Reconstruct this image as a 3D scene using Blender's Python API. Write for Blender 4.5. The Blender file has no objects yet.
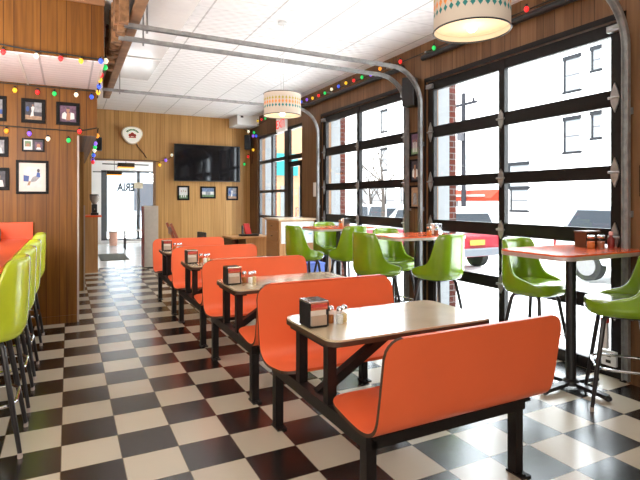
import bpy, bmesh, math, random
from mathutils import Vector, Matrix
random.seed(7)
scene = bpy.context.scene
col = scene.collection
PI = math.pi

# ------------------------------------------------------------------ materials
MATS = {}
def new_mat(name):
    m = bpy.data.materials.new(name); m.use_nodes = True
    nt = m.node_tree
    for n in list(nt.nodes): nt.nodes.remove(n)
    out = nt.nodes.new('ShaderNodeOutputMaterial')
    b = nt.nodes.new('ShaderNodeBsdfPrincipled')
    nt.links.new(b.outputs[0], out.inputs[0])
    return m, nt, b
def P(name, rgb, rough=.5, metal=0, var=.06, scale=18, emit=None, estr=0, bump=0, coat=0, spec=.5):
    """principled with a gentle noise variation"""
    if name in MATS: return MATS[name]
    m, nt, b = new_mat(name)
    tc = nt.nodes.new('ShaderNodeTexCoord'); nz = nt.nodes.new('ShaderNodeTexNoise')
    nz.inputs['Scale'].default_value = scale; nz.inputs['Detail'].default_value = 3
    nt.links.new(tc.outputs['Object'], nz.inputs['Vector'])
    r = nt.nodes.new('ShaderNodeValToRGB')
    r.color_ramp.elements[0].position = .3; r.color_ramp.elements[1].position = .7
    r.color_ramp.elements[0].color = [c*(1-var) for c in rgb]+[1]
    r.color_ramp.elements[1].color = [min(1, c*(1+var)) for c in rgb]+[1]
    nt.links.new(nz.outputs['Fac'], r.inputs['Fac']); nt.links.new(r.outputs['Color'], b.inputs['Base Color'])
    b.inputs['Roughness'].default_value = rough; b.inputs['Metallic'].default_value = metal
    b.inputs['Specular IOR Level'].default_value = spec
    if coat: b.inputs['Coat Weight'].default_value = coat; b.inputs['Coat Roughness'].default_value = .12
    if emit: b.inputs['Emission Color'].default_value = list(emit)+[1]; b.inputs['Emission Strength'].default_value = estr
    if bump:
        bp = nt.nodes.new('ShaderNodeBump'); bp.inputs['Strength'].default_value = bump; bp.inputs['Distance'].default_value = .01
        nt.links.new(nz.outputs['Fac'], bp.inputs['Height']); nt.links.new(bp.outputs[0], b.inputs['Normal'])
    MATS[name] = m; return m
def math_node(nt, op, a, b=None):
    n = nt.nodes.new('ShaderNodeMath'); n.operation = op
    for i, v in enumerate((a, b)):
        if v is None: continue
        if isinstance(v, (int, float)): n.inputs[i].default_value = v
        else: nt.links.new(v, n.inputs[i])
    return n.outputs[0]
def wood(name, light, dark, axis='X', plank=.2, rough=.45, groove=.35, offset=0.0, grain=(28, 1.2)):
    """vertical wood panelling: grain along z, planks along the given axis, dark grooves"""
    if name in MATS: return MATS[name]
    m, nt, b = new_mat(name)
    tc = nt.nodes.new('ShaderNodeTexCoord'); sp = nt.nodes.new('ShaderNodeSeparateXYZ')
    nt.links.new(tc.outputs['Object'], sp.inputs[0])
    h = math_node(nt, 'ADD', sp.outputs[axis], 50+offset)
    # irregular plank widths: two interleaved periods
    f1 = math_node(nt, 'FRACT', math_node(nt, 'DIVIDE', h, plank))
    f2 = math_node(nt, 'FRACT', math_node(nt, 'DIVIDE', math_node(nt, 'ADD', h, plank*.37), plank*2))
    l1 = math_node(nt, 'LESS_THAN', f1, .006/plank)
    l2 = math_node(nt, 'LESS_THAN', f2, .006/plank/2)
    line = math_node(nt, 'MAXIMUM', l1, l2)
    pid = math_node(nt, 'ADD', math_node(nt, 'FLOOR', math_node(nt, 'DIVIDE', h, plank)),
                    math_node(nt, 'MULTIPLY', math_node(nt, 'FLOOR', math_node(nt, 'DIVIDE', math_node(nt, 'ADD', h, plank*.37), plank*2)), 7.3))
    wn = nt.nodes.new('ShaderNodeTexWhiteNoise'); wn.noise_dimensions = '1D'; nt.links.new(pid, wn.inputs['W'])
    cb = nt.nodes.new('ShaderNodeCombineXYZ')
    nt.links.new(math_node(nt, 'MULTIPLY', h, grain[0]), cb.inputs[0])
    nt.links.new(math_node(nt, 'MULTIPLY', sp.outputs['Z'], grain[1]), cb.inputs[2])
    nt.links.new(math_node(nt, 'MULTIPLY', pid, 3.7), cb.inputs[1])
    nz = nt.nodes.new('ShaderNodeTexNoise'); nz.inputs['Scale'].default_value = 1; nz.inputs['Detail'].default_value = 6; nz.inputs['Distortion'].default_value = .6
    nt.links.new(cb.outputs[0], nz.inputs['Vector'])
    mixv = math_node(nt, 'ADD', math_node(nt, 'MULTIPLY', nz.outputs['Fac'], .9), math_node(nt, 'MULTIPLY', math_node(nt, 'SUBTRACT', wn.outputs['Value'], .5), .28))
    r = nt.nodes.new('ShaderNodeValToRGB')
    r.color_ramp.elements[0].position = .22; r.color_ramp.elements[0].color = list(dark)+[1]
    r.color_ramp.elements[1].position = .68; r.color_ramp.elements[1].color = list(light)+[1]
    nt.links.new(mixv, r.inputs['Fac'])
    mx = nt.nodes.new('ShaderNodeMix'); mx.data_type = 'RGBA'; mx.blend_type = 'MULTIPLY'
    mx.inputs['B'].default_value = (groove, groove*.8, groove*.7, 1)
    nt.links.new(line, mx.inputs['Factor']); nt.links.new(r.outputs['Color'], mx.inputs['A'])
    nt.links.new(mx.outputs['Result'], b.inputs['Base Color'])
    b.inputs['Roughness'].default_value = rough; b.inputs['Specular IOR Level'].default_value = .3
    MATS[name] = m; return m
GX, GY, T = -.0374, 2.9453, .3048       # floor grid
def floor_mat():
    m, nt, b = new_mat('checker_vinyl')
    tc = nt.nodes.new('ShaderNodeTexCoord'); sp = nt.nodes.new('ShaderNodeSeparateXYZ'); nt.links.new(tc.outputs['Object'], sp.inputs[0])
    gx = math_node(nt, 'DIVIDE', math_node(nt, 'SUBTRACT', sp.outputs['X'], GX-T*100), T)
    gy = math_node(nt, 'DIVIDE', math_node(nt, 'SUBTRACT', sp.outputs['Y'], GY-T*100), T)
    s = math_node(nt, 'ADD', math_node(nt, 'FLOOR', gx), math_node(nt, 'FLOOR', gy))
    par = math_node(nt, 'MODULO', s, 2)
    odd = math_node(nt, 'GREATER_THAN', par, .5)
    def edge(g):
        f = math_node(nt, 'FRACT', g)
        return math_node(nt, 'MAXIMUM', math_node(nt, 'LESS_THAN', f, .012), math_node(nt, 'GREATER_THAN', f, .988))
    grout = math_node(nt, 'MAXIMUM', edge(gx), edge(gy))
    nz = nt.nodes.new('ShaderNodeTexNoise'); nz.inputs['Scale'].default_value = 34; nz.inputs['Detail'].default_value = 5; nz.inputs['Roughness'].default_value = .6
    nt.links.new(tc.outputs['Object'], nz.inputs['Vector'])
    rl = nt.nodes.new('ShaderNodeValToRGB'); rd = nt.nodes.new('ShaderNodeValToRGB')
    for r, a, c in ((rl, (.615, .54, .42), (.615, .54, .42)), (rd, (.015, .013, .012), (.015, .013, .012))):
        r.color_ramp.elements[0].position = .3; r.color_ramp.elements[1].position = .7
        r.color_ramp.elements[0].color = list(a)+[1]; r.color_ramp.elements[1].color = list(c)+[1]
        nt.links.new(nz.outputs['Fac'], r.inputs['Fac'])
    mx = nt.nodes.new('ShaderNodeMix'); mx.data_type = 'RGBA'
    nt.links.new(odd, mx.inputs['Factor']); nt.links.new(rl.outputs['Color'], mx.inputs['A']); nt.links.new(rd.outputs['Color'], mx.inputs['B'])
    mg = nt.nodes.new('ShaderNodeMix'); mg.data_type = 'RGBA'; mg.blend_type = 'MULTIPLY'; mg.inputs['B'].default_value = (.45, .4, .36, 1)
    nt.links.new(grout, mg.inputs['Factor']); nt.links.new(mx.outputs['Result'], mg.inputs['A'])
    nt.links.new(mg.outputs['Result'], b.inputs['Base Color'])
    n2 = nt.nodes.new('ShaderNodeTexNoise'); n2.inputs['Scale'].default_value = 5; nt.links.new(tc.outputs['Object'], n2.inputs['Vector'])
    rr = math_node(nt, 'ADD', math_node(nt, 'MULTIPLY', n2.outputs['Fac'], .06), .21)
    nt.links.new(rr, b.inputs['Roughness'])
    b.inputs['IOR'].default_value = 1.95
    return m
def tin_mat(name, color, period=.3, seam=.9, strength=.5):
    m, nt, b = new_mat(name)
    tc = nt.nodes.new('ShaderNodeTexCoord'); sp = nt.nodes.new('ShaderNodeSeparateXYZ'); nt.links.new(tc.outputs['Object'], sp.inputs[0])
    def wave(o, p):
        return math_node(nt, 'SINE', math_node(nt, 'MULTIPLY', o, 2*PI/p))
    hgt = math_node(nt, 'MULTIPLY', wave(sp.outputs['X'], period/2), wave(sp.outputs['Y'], period/2))
    ax = math_node(nt, 'LESS_THAN', math_node(nt, 'FRACT', math_node(nt, 'DIVIDE', math_node(nt, 'ADD', sp.outputs['X'], 50.2), seam)), .018/seam)
    ay = math_node(nt, 'LESS_THAN', math_node(nt, 'FRACT', math_node(nt, 'DIVIDE', math_node(nt, 'ADD', sp.outputs['Y'], 50), period)), .02/period)
    line = math_node(nt, 'MAXIMUM', ax, math_node(nt, 'MULTIPLY', ay, .35))
    mx = nt.nodes.new('ShaderNodeMix'); mx.data_type = 'RGBA'; mx.inputs['A'].default_value = list(color)+[1]
    mx.inputs['B'].default_value = [c*.6 for c in color]+[1]
    nt.links.new(line, mx.inputs['Factor']); nt.links.new(mx.outputs['Result'], b.inputs['Base Color'])
    bp = nt.nodes.new('ShaderNodeBump'); bp.inputs['Strength'].default_value = strength; bp.inputs['Distance'].default_value = .006
    nt.links.new(math_node(nt, 'SUBTRACT', hgt, math_node(nt, 'MULTIPLY', line, 2)), bp.inputs['Height']); nt.links.new(bp.outputs[0], b.inputs['Normal'])
    b.inputs['Roughness'].default_value = .38
    MATS[name] = m; return m
def brick_mat():
    m, nt, b = new_mat('red_brick')
    tc = nt.nodes.new('ShaderNodeTexCoord'); sp = nt.nodes.new('ShaderNodeSeparateXYZ'); nt.links.new(tc.outputs['Object'], sp.inputs[0])
    cb = nt.nodes.new('ShaderNodeCombineXYZ')
    nt.links.new(math_node(nt, 'ADD', sp.outputs['X'], sp.outputs['Y']), cb.inputs[0]); nt.links.new(sp.outputs['Z'], cb.inputs[1])
    br = nt.nodes.new('ShaderNodeTexBrick'); br.inputs['Scale'].default_value = 1; br.inputs['Brick Width'].default_value = .21; br.inputs['Row Height'].default_value = .075
    br.inputs['Mortar Size'].default_value = .006
    br.inputs['Color1'].default_value = (.075, .016, .010, 1); br.inputs['Color2'].default_value = (.035, .011, .008, 1); br.inputs['Mortar'].default_value = (.10, .09, .085, 1)
    nt.links.new(cb.outputs[0], br.inputs['Vector']); nt.links.new(br.outputs['Color'], b.inputs['Base Color'])
    b.inputs['Roughness'].default_value = .85; b.inputs['Specular IOR Level'].default_value = .1; return m
def glass_mat():
    m, nt, b = new_mat('window_glass')
    nt.nodes.remove(b); out = [n for n in nt.nodes if n.type == 'OUTPUT_MATERIAL'][0]
    t = nt.nodes.new('ShaderNodeBsdfTransparent'); t.inputs[0].default_value = (.97, .98, .98, 1)
    g = nt.nodes.new('ShaderNodeBsdfGlossy'); g.inputs['Roughness'].default_value = .02
    lw = nt.nodes.new('ShaderNodeLayerWeight'); lw.inputs['Blend'].default_value = .5
    ff = math_node(nt, 'ADD', math_node(nt, 'MULTIPLY', math_node(nt, 'POWER', lw.outputs['Facing'], 5), .3), .02)
    mx = nt.nodes.new('ShaderNodeMixShader')
    nt.links.new(ff, mx.inputs[0]); nt.links.new(t.outputs[0], mx.inputs[1]); nt.links.new(g.outputs[0], mx.inputs[2]); nt.links.new(mx.outputs[0], out.inputs[0])
    return m
def shade_mat():
    """pale drum shade with three rows of small coloured diamonds on strings, lit from within"""
    m, nt, b = new_mat('patterned_shade')
    tc = nt.nodes.new('ShaderNodeTexCoord'); sp = nt.nodes.new('ShaderNodeSeparateXYZ'); nt.links.new(tc.outputs['Object'], sp.inputs[0])
    ang = math_node(nt, 'ARCTAN2', sp.outputs['Y'], sp.outputs['X'])
    u = math_node(nt, 'MULTIPLY', math_node(nt, 'ADD', ang, PI), 34/(2*PI))
    fu = math_node(nt, 'ABSOLUTE', math_node(nt, 'SUBTRACT', math_node(nt, 'FRACT', u), .5))
    last = None; colr = (.66, .56, .46, 1)
    cur = nt.nodes.new('ShaderNodeRGB'); cur.outputs[0].default_value = colr; cur = cur.outputs[0]
    def overlay(cur, fac, c):
        mx = nt.nodes.new('ShaderNodeMix'); mx.data_type = 'RGBA'; mx.inputs['B'].default_value = list(c)+[1]
        nt.links.new(fac, mx.inputs['Factor']); nt.links.new(cur, mx.inputs['A']); return mx.outputs['Result']
    zz = sp.outputs['Z']
    ln = math_node(nt, 'MULTIPLY', math_node(nt, 'LESS_THAN', fu, .06), math_node(nt, 'LESS_THAN', math_node(nt, 'ABSOLUTE', math_node(nt, 'SUBTRACT', zz, .125)), .06))
    cur = overlay(cur, ln, (.35, .33, .28))
    for zc, hh, c in ((.163, .016, (.50, .38, .05)), (.124, .024, (.85, .30, .08)), (.085, .018, (.03, .22, .2))):
        dz = math_node(nt, 'DIVIDE', math_node(nt, 'ABSOLUTE', math_node(nt, 'SUBTRACT', zz, zc)), hh)
        d = math_node(nt, 'ADD', dz, math_node(nt, 'DIVIDE', fu, .36))
        cur = overlay(cur, math_node(nt, 'LESS_THAN', d, 1), c)
    nt.links.new(cur, b.inputs['Base Color']); nt.links.new(cur, b.inputs['Emission Color'])
    b.inputs['Emission Strength'].default_value = .10
    b.inputs['Roughness'].default_value = .8
    return m

WALLN = wood('partition_panelling', (.27, .105, .012), (.125, .042, .004), 'X', .21)
WALLB = wood('back_wall_panelling', (.64, .36, .13), (.41, .205, .06), 'X', .26, groove=.5, grain=(45, .8))
WALLR = wood('side_wall_panelling', (.21, .105, .045), (.11, .05, .02), 'Y', .19)
CABW = wood('cabinet_wood', (.52, .26, .10), (.34, .15, .05), 'X', 3.0, rough=.4, groove=1)
DARKW = wood('dark_wood', (.10, .035, .015), (.05, .018, .008), 'X', 3.0, groove=1)
BEAMW = P('brown_beam', (.30, .165, .085), .7, var=.3, scale=6, bump=.3)
FLOOR = floor_mat()
CEIL = tin_mat('pressed_tin_ceiling', (.9, .9, .905), .3, .62, .6)
TIN2 = tin_mat('pressed_tin_soffit', (.92, .82, .80), .1, .45, .6)
WHITE = P('white_paint', (.8, .8, .79), .35, var=.02, scale=3)
ORANGE = P('orange_laminate', (.83, .136, .042), .38, var=.03, scale=4)
ORANGE_D = P('orange_counter_laminate', (.80, .09, .015), .35, var=.03, scale=4)
PLYEDGE = P('dark_ply_edge', (.06, .025, .012), .5)
STEEL = P('dark_brown_steel', (.011, .008, .0075), .4, var=.2, spec=.3)
BLACK = P('black_metal', (.012, .012, .013), .35, var=.15)
DOORF = P('black_door_frame', (.009, .007, .0065), .45, var=.2, spec=.25)
CHROME = P('chrome', (.75, .75, .76), .16, 1, var=.04)
GALV = P('galvanised_steel', (.42, .42, .42), .38, .85, var=.15)
TRACKM = P('track_steel', (.36, .36, .355), .42, .6, var=.2)
LAM = P('pale_maple_laminate', (.62, .49, .32), .2, var=.06, scale=7, coat=.9)
REDTOP = P('red_laminate', (.80, .13, .045), .16, var=.03, scale=4)
GREEN = P('green_vinyl', (.17, .29, .006), .22, var=.1, scale=6, coat=.5)
GREEN_LIT = P('green_vinyl_lit', (.52, .60, .03), .22, var=.1, scale=6, coat=.5)  # front light painted into a brighter, yellower copy of the green vinyl
TUBE = P('black_tube', (.015, .012, .012), .3, var=.15)
RUBBER = P('rubber_foot', (.5, .4, .35), .6)
GLASSP = glass_mat()
PAPER = P('paper_napkin', (.78, .70, .60), .9, var=.05)
SCREEN = P('dark_screen', (.008, .008, .01), .06, var=.1)
BRICK = brick_mat()
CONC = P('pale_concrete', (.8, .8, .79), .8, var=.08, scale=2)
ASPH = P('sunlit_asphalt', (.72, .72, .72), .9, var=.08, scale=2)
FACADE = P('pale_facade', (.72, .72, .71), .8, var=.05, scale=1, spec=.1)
BEIGE = P('beige_panel', (.52, .44, .36), .5, var=.05)
DKRED = P('dark_red', (.22, .02, .015), .5)
WINDK = P('window_dark', (.02, .022, .025), .3)
CARD = P('white_mat_board', (.75, .70, .64), .8, var=.03)

# ------------------------------------------------------------------ mesh helper
class MB:
    def __init__(s): s.bm = bmesh.new(); s.slot = 0
    def _new(s, faces):
        for f in faces: f.material_index = s.slot
    def box(s, a, b, bev=0):
        x0, x1 = sorted((a[0], b[0])); y0, y1 = sorted((a[1], b[1])); z0, z1 = sorted((a[2], b[2]))
        v = [s.bm.verts.new(p) for p in ((x0,y0,z0),(x1,y0,z0),(x1,y1,z0),(x0,y1,z0),(x0,y0,z1),(x1,y0,z1),(x1,y1,z1),(x0,y1,z1))]
        fs = [s.bm.faces.new([v[i] for i in q]) for q in ((3,2,1,0),(4,5,6,7),(0,1,5,4),(1,2,6,5),(2,3,7,6),(3,0,4,7))]
        s._new(fs)
        if bev:
            es = list({e for f in fs for e in f.edges})
            r = bmesh.ops.bevel(s.bm, geom=es, offset=bev, segments=2, affect='EDGES', profile=.5)
            s._new(r['faces'])
        return s
    def bar(s, p, q, w, t, up=(0,0,1)):
        """rectangular bar from p to q"""
        p = Vector(p); q = Vector(q); d = (q-p).normalized(); u = Vector(up)
        if abs(d.dot(u)) > .98: u = Vector((0,1,0))
        a = d.cross(u).normalized()*w/2; b_ = a.cross(d).normalized()*t/2
        v = [s.bm.verts.new(c) for c in (p-a-b_, p+a-b_, p+a+b_, p-a+b_, q-a-b_, q+a-b_, q+a+b_, q-a+b_)]
        s._new([s.bm.faces.new([v[i] for i in k]) for k in ((3,2,1,0),(4,5,6,7),(0,1,5,4),(1,2,6,5),(2,3,7,6),(3,0,4,7))]); return s
    def sweep(s, pts, r, n=10, caps=True, closed=False):
        """round tube along points; r is one radius or one per point"""
        pts = [Vector(p) for p in pts]; N = len(pts); rings = []; last = None
        for i, p in enumerate(pts):
            if closed: d = (pts[(i+1) % N]-pts[i-1]).normalized()
            else: d = (pts[min(i+1, N-1)]-pts[max(i-1, 0)]).normalized()
            if last is None:
                a = d.orthogonal().normalized()
            else:
                a = (last-d*last.dot(d)).normalized()
            last = a; b_ = d.cross(a)
            rr = r[i] if isinstance(r, (list, tuple)) else r
            rings.append([s.bm.verts.new(p+(a*math.cos(2*PI*k/n)+b_*math.sin(2*PI*k/n))*rr) for k in range(n)])
        fs = []
        M = N if closed else N-1
        for i in range(M):
            A, B_ = rings[i], rings[(i+1) % N]
            if closed and i == N-1:
                off = min(range(n), key=lambda k: (A[0].co-B_[k].co).length)
                B_ = B_[off:]+B_[:off]
            for k in range(n): fs.append(s.bm.faces.new((A[k], A[(k+1) % n], B_[(k+1) % n], B_[k])))
        for f in fs: f.smooth = True
        if caps and not closed:
            fs.append(s.bm.faces.new(rings[0][::-1])); fs.append(s.bm.faces.new(rings[-1]))
        s._new(fs); return s
    def lathe(s, prof, c=(0,0,0), n=24, cap0=True, cap1=True):
        """profile [(r, z)] round the vertical axis through c"""
        rings = [[s.bm.verts.new((c[0]+r*math.cos(2*PI*k/n), c[1]+r*math.sin(2*PI*k/n), c[2]+z)) for k in range(n)] for r, z in prof]
        fs = []
        for A, B_ in zip(rings, rings[1:]):
            for k in range(n):
                f = s.bm.faces.new((A[k], A[(k+1) % n], B_[(k+1) % n], B_[k])); f.smooth = True; fs.append(f)
        if cap0: fs.append(s.bm.faces.new(rings[0][::-1]))
        if cap1: fs.append(s.bm.faces.new(rings[-1]))
        s._new(fs); return s
    def ball(s, c, r, sz=1, n=10):
        pr = [(r*math.sin(PI*i/6)+1e-5, -r*sz*math.cos(PI*i/6)) for i in range(7)]
        return s.lathe(pr, c, n, True, True)
    def prism(s, poly, vec, smooth=False):
        """planar polygon of 3-D points extruded by vec"""
        A = [s.bm.verts.new(p) for p in poly]; B_ = [s.bm.verts.new(Vector(p)+Vector(vec)) for p in poly]
        n = len(A); fs = [s.bm.faces.new(A[::-1]), s.bm.faces.new(B_)]
        for k in range(n):
            f = s.bm.faces.new((A[k], A[(k+1) % n], B_[(k+1) % n], B_[k])); f.smooth = smooth; fs.append(f)
        s._new(fs); return s
    def quad(s, *p):
        s._new([s.bm.faces.new([s.bm.verts.new(q) for q in p])]); return s
    def build(s, name, mat, parent=None, world=True, kind=None, loc=None):
        bmesh.ops.recalc_face_normals(s.bm, faces=s.bm.faces)
        for e in s.bm.edges:
            if len(e.link_faces) == 2 and e.calc_face_angle(0) > .7: e.smooth = False
        me = bpy.data.meshes.new(name)
        off = Vector((0,0,0))
        if parent is not None and world:
            p = parent
            while p is not None: off += p.location; p = p.parent
        if loc is not None: off += Vector(loc)
        if off.length: bmesh.ops.translate(s.bm, verts=s.bm.verts, vec=-off)
        s.bm.to_mesh(me); s.bm.free()
        for mm in (mat if isinstance(mat, (list, tuple)) else [mat]): me.materials.append(mm)
        o = bpy.data.objects.new(name, me); col.objects.link(o)
        if loc is not None: o.location = loc
        if parent is not None: o.parent = parent
        if kind: o['kind'] = kind
        return o
def struct(mb, name, mat, parent=None):
    return mb.build(name, mat, parent, kind=None if parent else 'structure')
def thing(name, label, cat, loc=(0,0,0), rz=0, group=None):
    o = bpy.data.objects.new(name, None); col.objects.link(o)
    o.empty_display_size = .1; o.location = loc; o.rotation_euler.z = rz
    return tag(o, label, cat, group)
def tag(o, label, cat, group=None):
    o['label'] = label; o['category'] = cat
    if group: o['group'] = group
    return o
def dup(root, loc, rz=None, label=None, group=None):
    def cp(o, par):
        c = o.copy(); col.objects.link(c); c.parent = par
        for ch in [k for k in KIDS.get(o.name, [])]: cp(ch, c)
        return c
    KIDS = {}
    for o in bpy.data.objects:
        if o.parent: KIDS.setdefault(o.parent.name, []).append(o)
    r = cp(root, None); r.location = loc
    if rz is not None: r.rotation_euler.z = rz
    if label: r['label'] = label
    if group: r['group'] = group
    return r
def empty_struct(name):
    o = bpy.data.objects.new(name, None); col.objects.link(o); o['kind'] = 'structure'; return o

# ------------------------------------------------------------------ room shell
WX, BY = 3.9, 11.4          # window wall and back wall
ZC = 3.36                   # ceiling
struct(MB().box((-4, -3.2, -.1), (4.05, BY+.06, 0)), 'floor', FLOOR)
struct(MB().box((-4, BY+.06, -.1), (4.05, 18.2, 0)), 'floor_passage', P('pale_passage_floor', (.62, .63, .63), .16, var=.06, scale=3))
struct(MB().box((-4, -3.2, ZC), (4.4, 11.6, ZC+.1)), 'ceiling', CEIL)
struct(MB().box((-4, 11.6, 2.9), (4.4, 18.2, 3.0)), 'ceiling_passage', WHITE)
# window wall with openings
D1 = (2.42, 4.80); D2 = (5.21, 7.60); SW = (8.42, 10.85); DT = 2.87; ST = 2.90
w = MB()
def wallpiece(y0, y1, z0, z1): w.box((WX, y0, z0), (WX+.18, y1, z1))
wallpiece(-3.2, D1[0], 0, ZC); wallpiece(D1[0], D1[1], DT, ZC); wallpiece(D1[1], D2[0], 0, ZC); wallpiece(D2[0], D2[1], DT, ZC)
wallpiece(D2[1], SW[0], 0, ZC); wallpiece(SW[0], SW[1], ST, ZC); wallpiece(SW[1], BY+.2, 0, ZC)
struct(w, 'wall_right', WALLR)
# back wall with doorway
DX0, DX1, DH = .43, 1.69, 2.28
w = MB(); w.box((-4, BY, 0), (DX0, BY+.12, ZC)); w.box((DX0, BY, DH), (DX1, BY+.12, ZC)); w.box((DX1, BY, 0), (WX+.18, BY+.12, ZC))
struct(w, 'wall_back', WALLB)
struct(MB().box((-4.1, -3.2, 0), (-4, 18.2, ZC)), 'wall_left', WHITE)
struct(MB().box((-4, -3.3, 0), (4.08, -3.2, ZC)), 'wall_front', WHITE)
# panelled partition and the deep header over it
PY = 6.5
struct(MB().box((-4, PY, 0), (.09, PY+.12, 2.2)), 'wall_partition', WALLN)
struct(MB().box((-4, PY, 2.2), (.305, 8.67, ZC-.002)), 'wall_header', WALLN)
struct(MB().box((-4, 8.68, 0), (.215, 8.80, 2.2)), 'wall_passage', wood('passage_panelling_lit', (.42, .19, .05), (.24, .10, .022), 'X', .21))  # panelling in a lighter colour, standing in for the light on this wall
struct(MB().box((-4, 8.672, 2.2), (.305, BY-.002, ZC-.002)), 'wall_passage_header', WALLN)
sf = MB().box((-4, 5.2, 2.765), (.305, PY-.002, ZC-.002)); struct(sf, 'wall_soffit', WALLN)
sf = MB().box((-4, 5.19, 2.755), (.31, PY-.002, 2.764)); so = struct(sf, 'trim_1', TIN2)
struct(MB().box((-.42, 5.192, 2.744), (-.40, PY-.002, 2.754)), 'trim_2', CARD)
struct(MB().box((.285, 5.192, 2.744), (.308, PY-.002, 2.754)), 'trim_3', CARD)
struct(MB().box((-4, 5.175, ZC-.06), (.31, 5.198, ZC-.003)), 'trim_4', P('pale_brown_trim', (.3, .14, .06), .5))
struct(MB().box((.092, PY-.005, 0), (.112, PY+.12, 2.195)), 'trim_5', P('corner_guard', (.5, .42, .36), .4))
struct(MB().box((.217, 8.675, 0), (.235, 8.80, 1.35)), 'trim_6', P('corner_guard2', (.45, .33, .25), .4))
struct(MB().box((-4, PY-.018, 0), (.089, PY-.002, .09)), 'baseboard_partition', WALLN)
# ceiling trims on the left: rough beam and smooth white band
bm_ = MB(); bm_.box((.50, 2.6, 3.09), (.60, 8.75, ZC-.004), .012)
struct(bm_, 'trim_7', BEAMW)
bk = MB()
for i in range(26):
    y = 4.6+i*.075; a = .40+.02*math.sin(i*2.1)+random.uniform(-.015, .015); bk.box((a, y, 3.02+random.uniform(-.05, .05)), (.47+random.uniform(-.02, .012), y+.09, ZC-.004))
struct(bk, 'trim_8', P('split_bark', (.26, .13, .06), .95, var=.6, scale=14, bump=1))
struct(MB().box((.472, 3.0, 3.12), (.498, 6.4, ZC-.004)), 'trim_20', BLACK)  # black strip put in for the shade of the gap beside the beam
struct(MB().box((.60, -3.0, ZC-.035), (1.12, 8.2, ZC-.003), .01), 'trim_9', P('smooth_white_panel', (.82, .82, .82), .18, var=.02))
for k, yy in enumerate((6.9,)):
    struct(MB().box((.60, yy, ZC-.045), (1.12, yy+.05, ZC-.036)), 'trim_10', WHITE)
# skirting at the window wall
struct(MB().box((WX-.02, D1[1]+.02, 0), (WX-.002, D2[0]-.02, .1)), 'baseboard_right', WALLR)
# back-wall doorway lining
tr = MB(); tr.box((DX1-.03, BY-.015, 0), (DX1+.03, BY-.002, DH+.03)); tr.box((DX0, BY-.015, DH), (DX1-.031, BY-.002, DH+.035))
struct(tr, 'trim_11', P('door_lining', (.22, .12, .06), .5))

# ------------------------------------------------------------------ garage doors
def garage_door(name, y0, y1):
    root = empty_struct(name); root.location = (WX, (y0+y1)/2, 0)
    x0, x1 = WX+.03, WX+.075
    rows = [(.0, .10), (.52, .645), (1.07, 1.20), (1.60, 1.715), (2.19, 2.325), (2.76, 2.865)]
    f = MB()
    for a, b_ in rows: f.box((x0, y0+.003, a+.002), (x1, y1-.003, b_))
    ym = y0+.515*(y1-y0)
    for a, b_ in ((y0+.003, y0+.09), (ym-.038, ym+.038), (y1-.11, y1-.003)):
        f.box((x0-.008, a, .002), (x1+.002, b_, 2.864))
    f.box((WX-.012, y0-.05, DT+.001), (WX-.002, y1+.03, DT+.05))     # header trim
    f.box((WX-.012, y0-.05, .0), (WX-.002, y0-.002, DT+.05)); f.box((WX-.012, y1+.002, .0), (WX-.002, y1+.03, DT+.05))
    fr = f.build('door_frame', DOORF, root)
    for (a0, a1), (b0, b1) in zip(rows, rows[1:]):
        for c0, c1 in ((y0+.09, ym-.038), (ym+.038, y1-.11)):
            MB().box((x0+.02, c0-.01, a1-.01), (x0+.026, c1+.01, b0+.01)).build('glass_pane', GLASSP, root)
    for i, (a, b_) in enumerate(rows):
        zc = (a+b_)/2
        if i in (0,): continue
        for yy in (y0+.05, y1-.06, ym):
            h = MB(); s_ = .075 if yy != ym else .05
            if i == 5: 
                if yy == ym: continue
                h.box((x0-.05, yy-.05, zc-.03), (x0-.01, yy+.05, zc+.02)); h.sweep([(x0-.06, yy-.09, zc), (x0-.06, yy+.02, zc)], .012)
            else:
                xh = x0-.012
                for sg in (-1, 1):
                    h.prism([(xh, yy-.035, zc+sg*.008), (xh, yy+.035, zc+sg*.008), (xh, yy+.028, zc+sg*.05), (xh, yy, zc+sg*(s_+.045)), (xh, yy-.028, zc+sg*.05)], (-.012, 0, 0))
                h.sweep([(xh-.014, yy-.05, zc), (xh-.014, yy+.05, zc)], .011)
            h.build('hinge', GALV, root)
    return root
garage_door('door_1', *D1); garage_door('door_2', *D2)
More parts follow.
